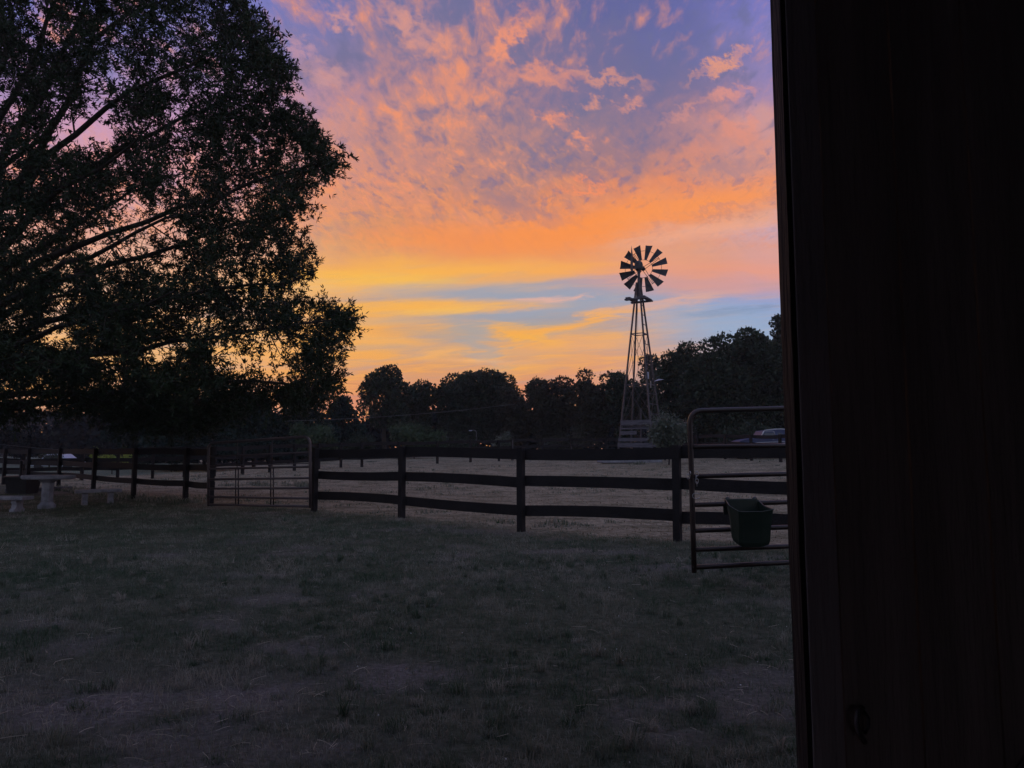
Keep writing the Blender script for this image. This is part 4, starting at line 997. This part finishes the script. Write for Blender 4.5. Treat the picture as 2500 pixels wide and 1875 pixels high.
# ---- generic trees of the background
def crown_leaves(lumps, per_m2, size, shell=.75, flat=0.0, shoots=0):
    Ps, Ds, Ts = [], [], []
    for c, r in lumps:
        n = int(4*PI*r[0]*r[2]*per_m2); d = unit(rng.normal(size=(n, 3))); d[:, 2] *= (1-flat)
        rr = (shell+(1-shell)*rng.random((n, 1)))*(.86+.28*fbm(d[:, 0]*3+c[0], d[:, 2]*3+c[2]+d[:, 1]*2, 3))[:, None]
        Ps.append(np.array(c)+d*rr*np.array(r)); Ds.append(unit(d*.6+rng.normal(size=(n, 3))*.8)); Ts.append(np.clip(rng.random()*.5+rng.random(n)*.5, 0, 1))
    P = np.concatenate(Ps); D = np.concatenate(Ds); T = np.concatenate(Ts); n = len(P)
    return P, D, T, size*(.6+.8*rng.random(n))
def tree(name, label, px, py_top, width_px, Y, kind='round', mat='tree_leaf', py_low=1085, seed=1, group=None, density=1.0, lumps_n=34, cat='tree', size=.20):
    global rng; rng_s = rng; rng = np.random.default_rng(seed); rn = random.Random(seed)
    b_ = at(px, 1110, Y); g = tz(b_.x, Y); top = at(px, py_top, Y).z; low = max(g+.3, at(px, py_low, Y).z); Wd = width_px/F*Y/2
    t = thing(name, label, cat, (b_.x, Y, g), group)
    c = np.array([b_.x, Y, (top+low)/2]); Rr = np.array([Wd, Wd*.8, (top-low)/2])
    lumps = []
    if kind == 'cedar':
        n_l = lumps_n
        for i in range(n_l):
            f = i/n_l; z = low+(top-low)*f; rr = Wd*(1-f)**.75*.95; k_ = 5
            for j in range(k_):
                a = 2*PI*(j/k_)+i*1.3+rn.random(); q = rr*(.35+.6*rn.random()); lumps.append(((b_.x+math.cos(a)*q, Y+math.sin(a)*q*.8, z+rn.uniform(-.2,.2)), (max(.6, rr*.55), max(.5, rr*.5), .30+.14*rn.random())))
    else:
        for i in range(lumps_n):
            d = np.array([rn.gauss(0,1), rn.gauss(0,1), rn.gauss(0,1)]); d /= (np.abs(d)**2.9).sum()**(1/2.9); q = rn.random()**.4
            if kind == 'loose': q = .35+.65*q; 
            r = (.26+.18*rn.random())*min(Rr[0], Rr[2])
            if cat == 'shrub': q *= .7+.45*rn.random(); r *= .6+.6*rn.random()
            if d[2] < -.3: d[2] *= .9
            cc = c+d*q*(Rr-r*.8)
            if kind == 'bushy' and d[2] > 0: cc[2] = c[2]+(cc[2]-c[2])*1.0
            lumps.append((tuple(cc), (r*1.1, r*1.05, r*(.8+.3*rn.random()))))
        if kind in ('round', 'bushy'): lumps.append((tuple(c-np.array([0,0,Rr[2]*.28])), tuple(Rr*.60)))
    P, D, T, S = crown_leaves(lumps, (26 if kind == 'loose' else 25)*density*(.24/size)**1.7, size, flat=0)
    if kind in ('bushy', 'loose') or True:      # fine shoots breaking the outline
        ns = int((90 if kind != 'bushy' else 320)*density); d = unit(rng.normal(size=(ns, 3))); d[:, 2] = np.abs(d[:, 2]); li = rng.integers(0, len(lumps)-1, ns); s0 = np.array([lumps[q_][0] for q_ in li])+d*np.array([lumps[q_][1] for q_ in li])*.85; dr = unit(d*.6+np.array([0,0,.8])+rng.normal(size=(ns,3))*.25)
        k_ = 9; tt = (np.arange(k_)/k_)[None, :, None]; ll = (.15+.42*rng.random((ns,1,1)))*(size/.20)*(1.9 if cat == 'shrub' else 1.0)
        if kind == 'cedar': ll = ll*.3
        P2 = (s0[:, None]+dr[:, None]*tt*ll).reshape(-1, 3)+rng.normal(size=(ns*k_, 3))*.05; n2 = len(P2)
        P = np.concatenate([P, P2]); D = np.concatenate([D, unit(np.repeat(dr, k_, 0)+rng.normal(size=(n2,3))*.7)]); T = np.concatenate([T, rng.random(n2)]); S = np.concatenate([S, np.full(n2, size*.42)])
    keep = P[:, 2] > g+.02; P, D, T, S = P[keep], D[keep], T[keep], S[keep]
    vv, ff = leaves_at(P, D, S*1.3, S*.95)
    np_mesh('crown', vv, ff, M[mat], t, tint=np.repeat(T, 4))
    w = MB(); H = top-g; tr = max(.05, H*.022) if cat == 'tree' else .04
    w.tube([(b_.x, Y, g-.2), (b_.x+rn.uniform(-.1,.1), Y, g+H*.25), (b_.x+rn.uniform(-.2,.2), Y, g+H*.55), (b_.x, Y, g+H*.85)], [tr*1.3, tr, tr*.7, tr*.2], 8)
    w.build('trunk', M['bark'], t, smooth=True)
    lb = MB()
    for q in rn.sample(lumps, min(16, len(lumps))):
        z = g+H*(.18+.5*rn.random()); z = min(z, q[0][2]); tube_np(lb, (b_.x, Y, z), q[0], tr*.45, tr*.12, 5, (0,0,.2), 3)
    lb.build('limbs', M['bark'], t, smooth=True)
    rng = rng_s
    return t
T_ = tree
T_('broadleaf_tree', 'loose open-crowned tree with sky showing through, right of the gap beside the oak', 938, 893, 136, 74, 'loose', 'tree_leaf', 1060, 21, density=.5, lumps_n=44)
T_('broadleaf_tree', 'lower dark tree wedged between the loose tree and the round domed tree', 1010, 910, 130, 77, 'round', 'tree_leaf', 1090, 22, lumps_n=26)
T_('broadleaf_tree', 'broad round-domed tree in the middle of the treeline', 1165, 884, 222, 78, 'round', 'tree_leaf', 1090, 23, lumps_n=46)
T_('broadleaf_tree', 'dark shorter tree just right of the round domed tree', 1262, 930, 110, 74, 'round', 'warm_leaf', 1100, 24, lumps_n=24)
T_('broadleaf_tree', 'ragged-topped flare-warmed dark tree right of centre, before the lower skyline', 1350, 896, 130, 72, 'bushy', 'warm_leaf', 1100, 25, lumps_n=32)
T_('broadleaf_tree', 'second flare-warmed dark tree along the skyline left of the windmill', 1445, 893, 130, 70, 'bushy', 'warm_leaf', 1100, 26, lumps_n=32)
T_('broadleaf_tree', 'dark tree directly behind the windmill tower', 1535, 880, 120, 68, 'bushy', 'tree_leaf', 1100, 27, lumps_n=32)
T_('broadleaf_tree', 'small round treetop just above the tower of the windmill, right side', 1590, 866, 90, 80, 'loose', 'tree_leaf', 1060, 28, lumps_n=24, density=1.2)
T_('broadleaf_tree', 'feathery dark tree right of the windmill, lower than the tall hump', 1660, 850, 130, 62, 'bushy', 'tree_leaf', 1105, 29, lumps_n=36)
T_('broadleaf_tree', 'tall humped mass of feathery foliage rising towards the barn door', 1745, 812, 170, 58, 'bushy', 'tree_leaf', 1108, 30, lumps_n=44)
T_('broadleaf_tree', 'tall dark tree beside the barn door edge, above the blue truck', 1860, 800, 190, 60, 'bushy', 'tree_leaf', 1108, 31, lumps_n=44)
T_('pine_tree', 'dark ragged pine top peeking out against the barn door edge', 1930, 764, 90, 74, 'loose', 'tree_leaf', 950, 32, lumps_n=26, density=1.2)
T_('broadleaf_tree', 'dark tree hidden mostly behind the barn door, far right', 2030, 790, 220, 62, 'round', 'tree_leaf', 1108, 33, lumps_n=30)
T_('cedar_tree', 'dark layered evergreen right of the oak, at the low sky gap', 830, 972, 150, 66, 'cedar', 'cedar_leaf', 1110, 41, lumps_n=15)
T_('cedar_tree', 'dark layered evergreen behind the gate, below the right edge of the oak', 735, 955, 200, 62, 'cedar', 'cedar_leaf', 1110, 42, lumps_n=16)
T_('cedar_tree', 'dark layered evergreen behind the gate, left one of three', 620, 965, 220, 60, 'cedar', 'cedar_leaf', 1108, 43, lumps_n=16)
T_('broadleaf_tree', 'dark tree behind the left fence, under the middle of the oak', 500, 975, 230, 62, 'round', 'cedar_leaf', 1100, 44, lumps_n=30)
T_('broadleaf_tree', 'dark tree behind the left fence, above the yellow-green shrub', 350, 990, 230, 66, 'round', 'cedar_leaf', 1100, 45, lumps_n=30)
T_('broadleaf_tree', 'dim bluish tree far behind the left fence near the frame edge', 190, 1022, 170, 105, 'round', 'cedar_leaf', 1108, 46, lumps_n=26)
T_('broadleaf_tree', 'dark tree left of the oak foliage base, behind the garden table', 60, 1035, 190, 80, 'round', 'far_leaf', 1120, 47, lumps_n=24)
T_('cedar_tree', 'dark layered evergreen in front of the round tree, right of the yellow-green shrub', 430, 1000, 170, 58, 'cedar', 'cedar_leaf', 1112, 48, lumps_n=14)
T_('broadleaf_tree', 'dark sloping mass of foliage between the feathery tree and the tall hump', 1703, 832, 120, 60, 'bushy', 'tree_leaf', 1108, 35, lumps_n=34)
# shrubs
S_ = lambda *a, **k: tree(*a, cat='shrub', **k)
S_('shrub', 'round green shrub rising just right of the left pipe gate', 765, 1030, 122, 53, 'bushy', 'bush_leaf', 1115, seed=51, lumps_n=26, size=.15)
S_('shrub', 'broad pale-green shrub below the loose open tree', 1012, 1030, 150, 56, 'bushy', 'bush_leaf', 1120, seed=52, lumps_n=34, size=.15)
S_('shrub', 'low green shrub between the round shrub and the broad one', 880, 1066, 90, 57, 'bushy', 'tree_leaf', 1120, seed=53, lumps_n=20, size=.16)
S_('shrub', 'small bluish shrub beside the pale stake at the far fence', 1230, 1052, 52, 57, 'round', 'silver_leaf', 1118, seed=54, lumps_n=12, size=.12)
S_('shrub', 'leafy shrub with pale glinting leaves beside the windmill foot', 1632, 1014, 112, 40, 'bushy', 'silver_leaf', 1112, seed=55, lumps_n=26, size=.13)
S_('shrub', 'bright yellow-green low shrub seen through the left fence', 276, 1106, 110, 52, 'round', 'lime_leaf', 1132, seed=56, lumps_n=16, size=.13)
S_('shrub', 'thin dark shrub in front of the pale van, far left', 122, 1106, 64, 58, 'loose', 'tree_leaf', 1128, seed=57, lumps_n=10, size=.14, density=.7)
S_('shrub', 'dark undergrowth shrub below the ragged rusty tree', 1370, 1062, 170, 60, 'round', 'warm_leaf', 1118, seed=58, lumps_n=26, size=.2)
S_('shrub', 'dark undergrowth shrub under the round domed tree', 1120, 1066, 120, 66, 'round', 'tree_leaf', 1118, seed=59, lumps_n=20, size=.2)
S_('shrub', 'dark undergrowth shrub behind the blue truck', 1830, 1030, 220, 52, 'round', 'tree_leaf', 1112, seed=60, lumps_n=30, size=.2)
S_('shrub', 'dark undergrowth shrub behind the middle of the left fence', 420, 1062, 180, 57, 'round', 'cedar_leaf', 1120, seed=61, lumps_n=26, size=.2)
S_('shrub', 'dark undergrowth shrub seen through the left pipe gate', 620, 1062, 170, 56, 'round', 'cedar_leaf', 1120, seed=62, lumps_n=26, size=.2)
# far wooded ridge: nobody can tell its trees apart
def ridge(name, label, x0, x1, Y, ztop, seed, n=26000, size=.9, mat='tree_leaf'):
    r = np.random.default_rng(seed); X = r.uniform(x0, x1, n); top = ztop*(.62+.55*fbm(X*.06+seed, X*0+3, 4)); Yv = Y+r.uniform(-4, 4, n); g = terrain(X, Yv)
    Zv = g+top*(1-(r.random(n)**1.6)*.98)
    return tag(np_mesh(name, *leaves_at(np.stack([X, Yv+ (top-(Zv-g))*-.3, Zv], -1), unit(r.normal(size=(n, 3))), size*(.6+.8*r.random(n)), size*.8*(.6+.8*r.random(n))), M[mat], tint=np.repeat(r.random(n), 4)), label, 'woodland', kind='stuff')
ridge('distant_woods', 'bluish distant wooded hillside behind the left fence', -190, -60, 185, 10.5, 5, 60000, .75, 'far_leaf')
ridge('distant_woods', 'dark woods closing the view behind the treeline', -60, 62, 96, 5.6, 6, 26000, .9, 'far_leaf')
ridge('distant_woods', 'dark woods running on to the right behind the blue truck, mostly hidden by the barn door', 34, 190, 80, 13.0, 8, 30000, 1.0, 'tree_leaf')

# ------------------------------------------------------------------ evening haze
hz = MB().box((0, 90, 18), (560, 300, 44)).build('haze', M['glass']); hm = bpy.data.materials.new('haze_air'); hm.use_nodes = True
hn = hm.node_tree; hn.nodes.clear(); o_ = hn.nodes.new('ShaderNodeOutputMaterial'); pv = hn.nodes.new('ShaderNodeVolumePrincipled')
pv.inputs['Color'].default_value = (.88, .88, .92, 1); pv.inputs['Density'].default_value = .00045; pv.inputs['Anisotropy'].default_value = .2
hn.links.new(pv.outputs[0], o_.inputs['Volume']); hz.data.materials.clear(); hz.data.materials.append(hm); tag(hz, kind='stuff')
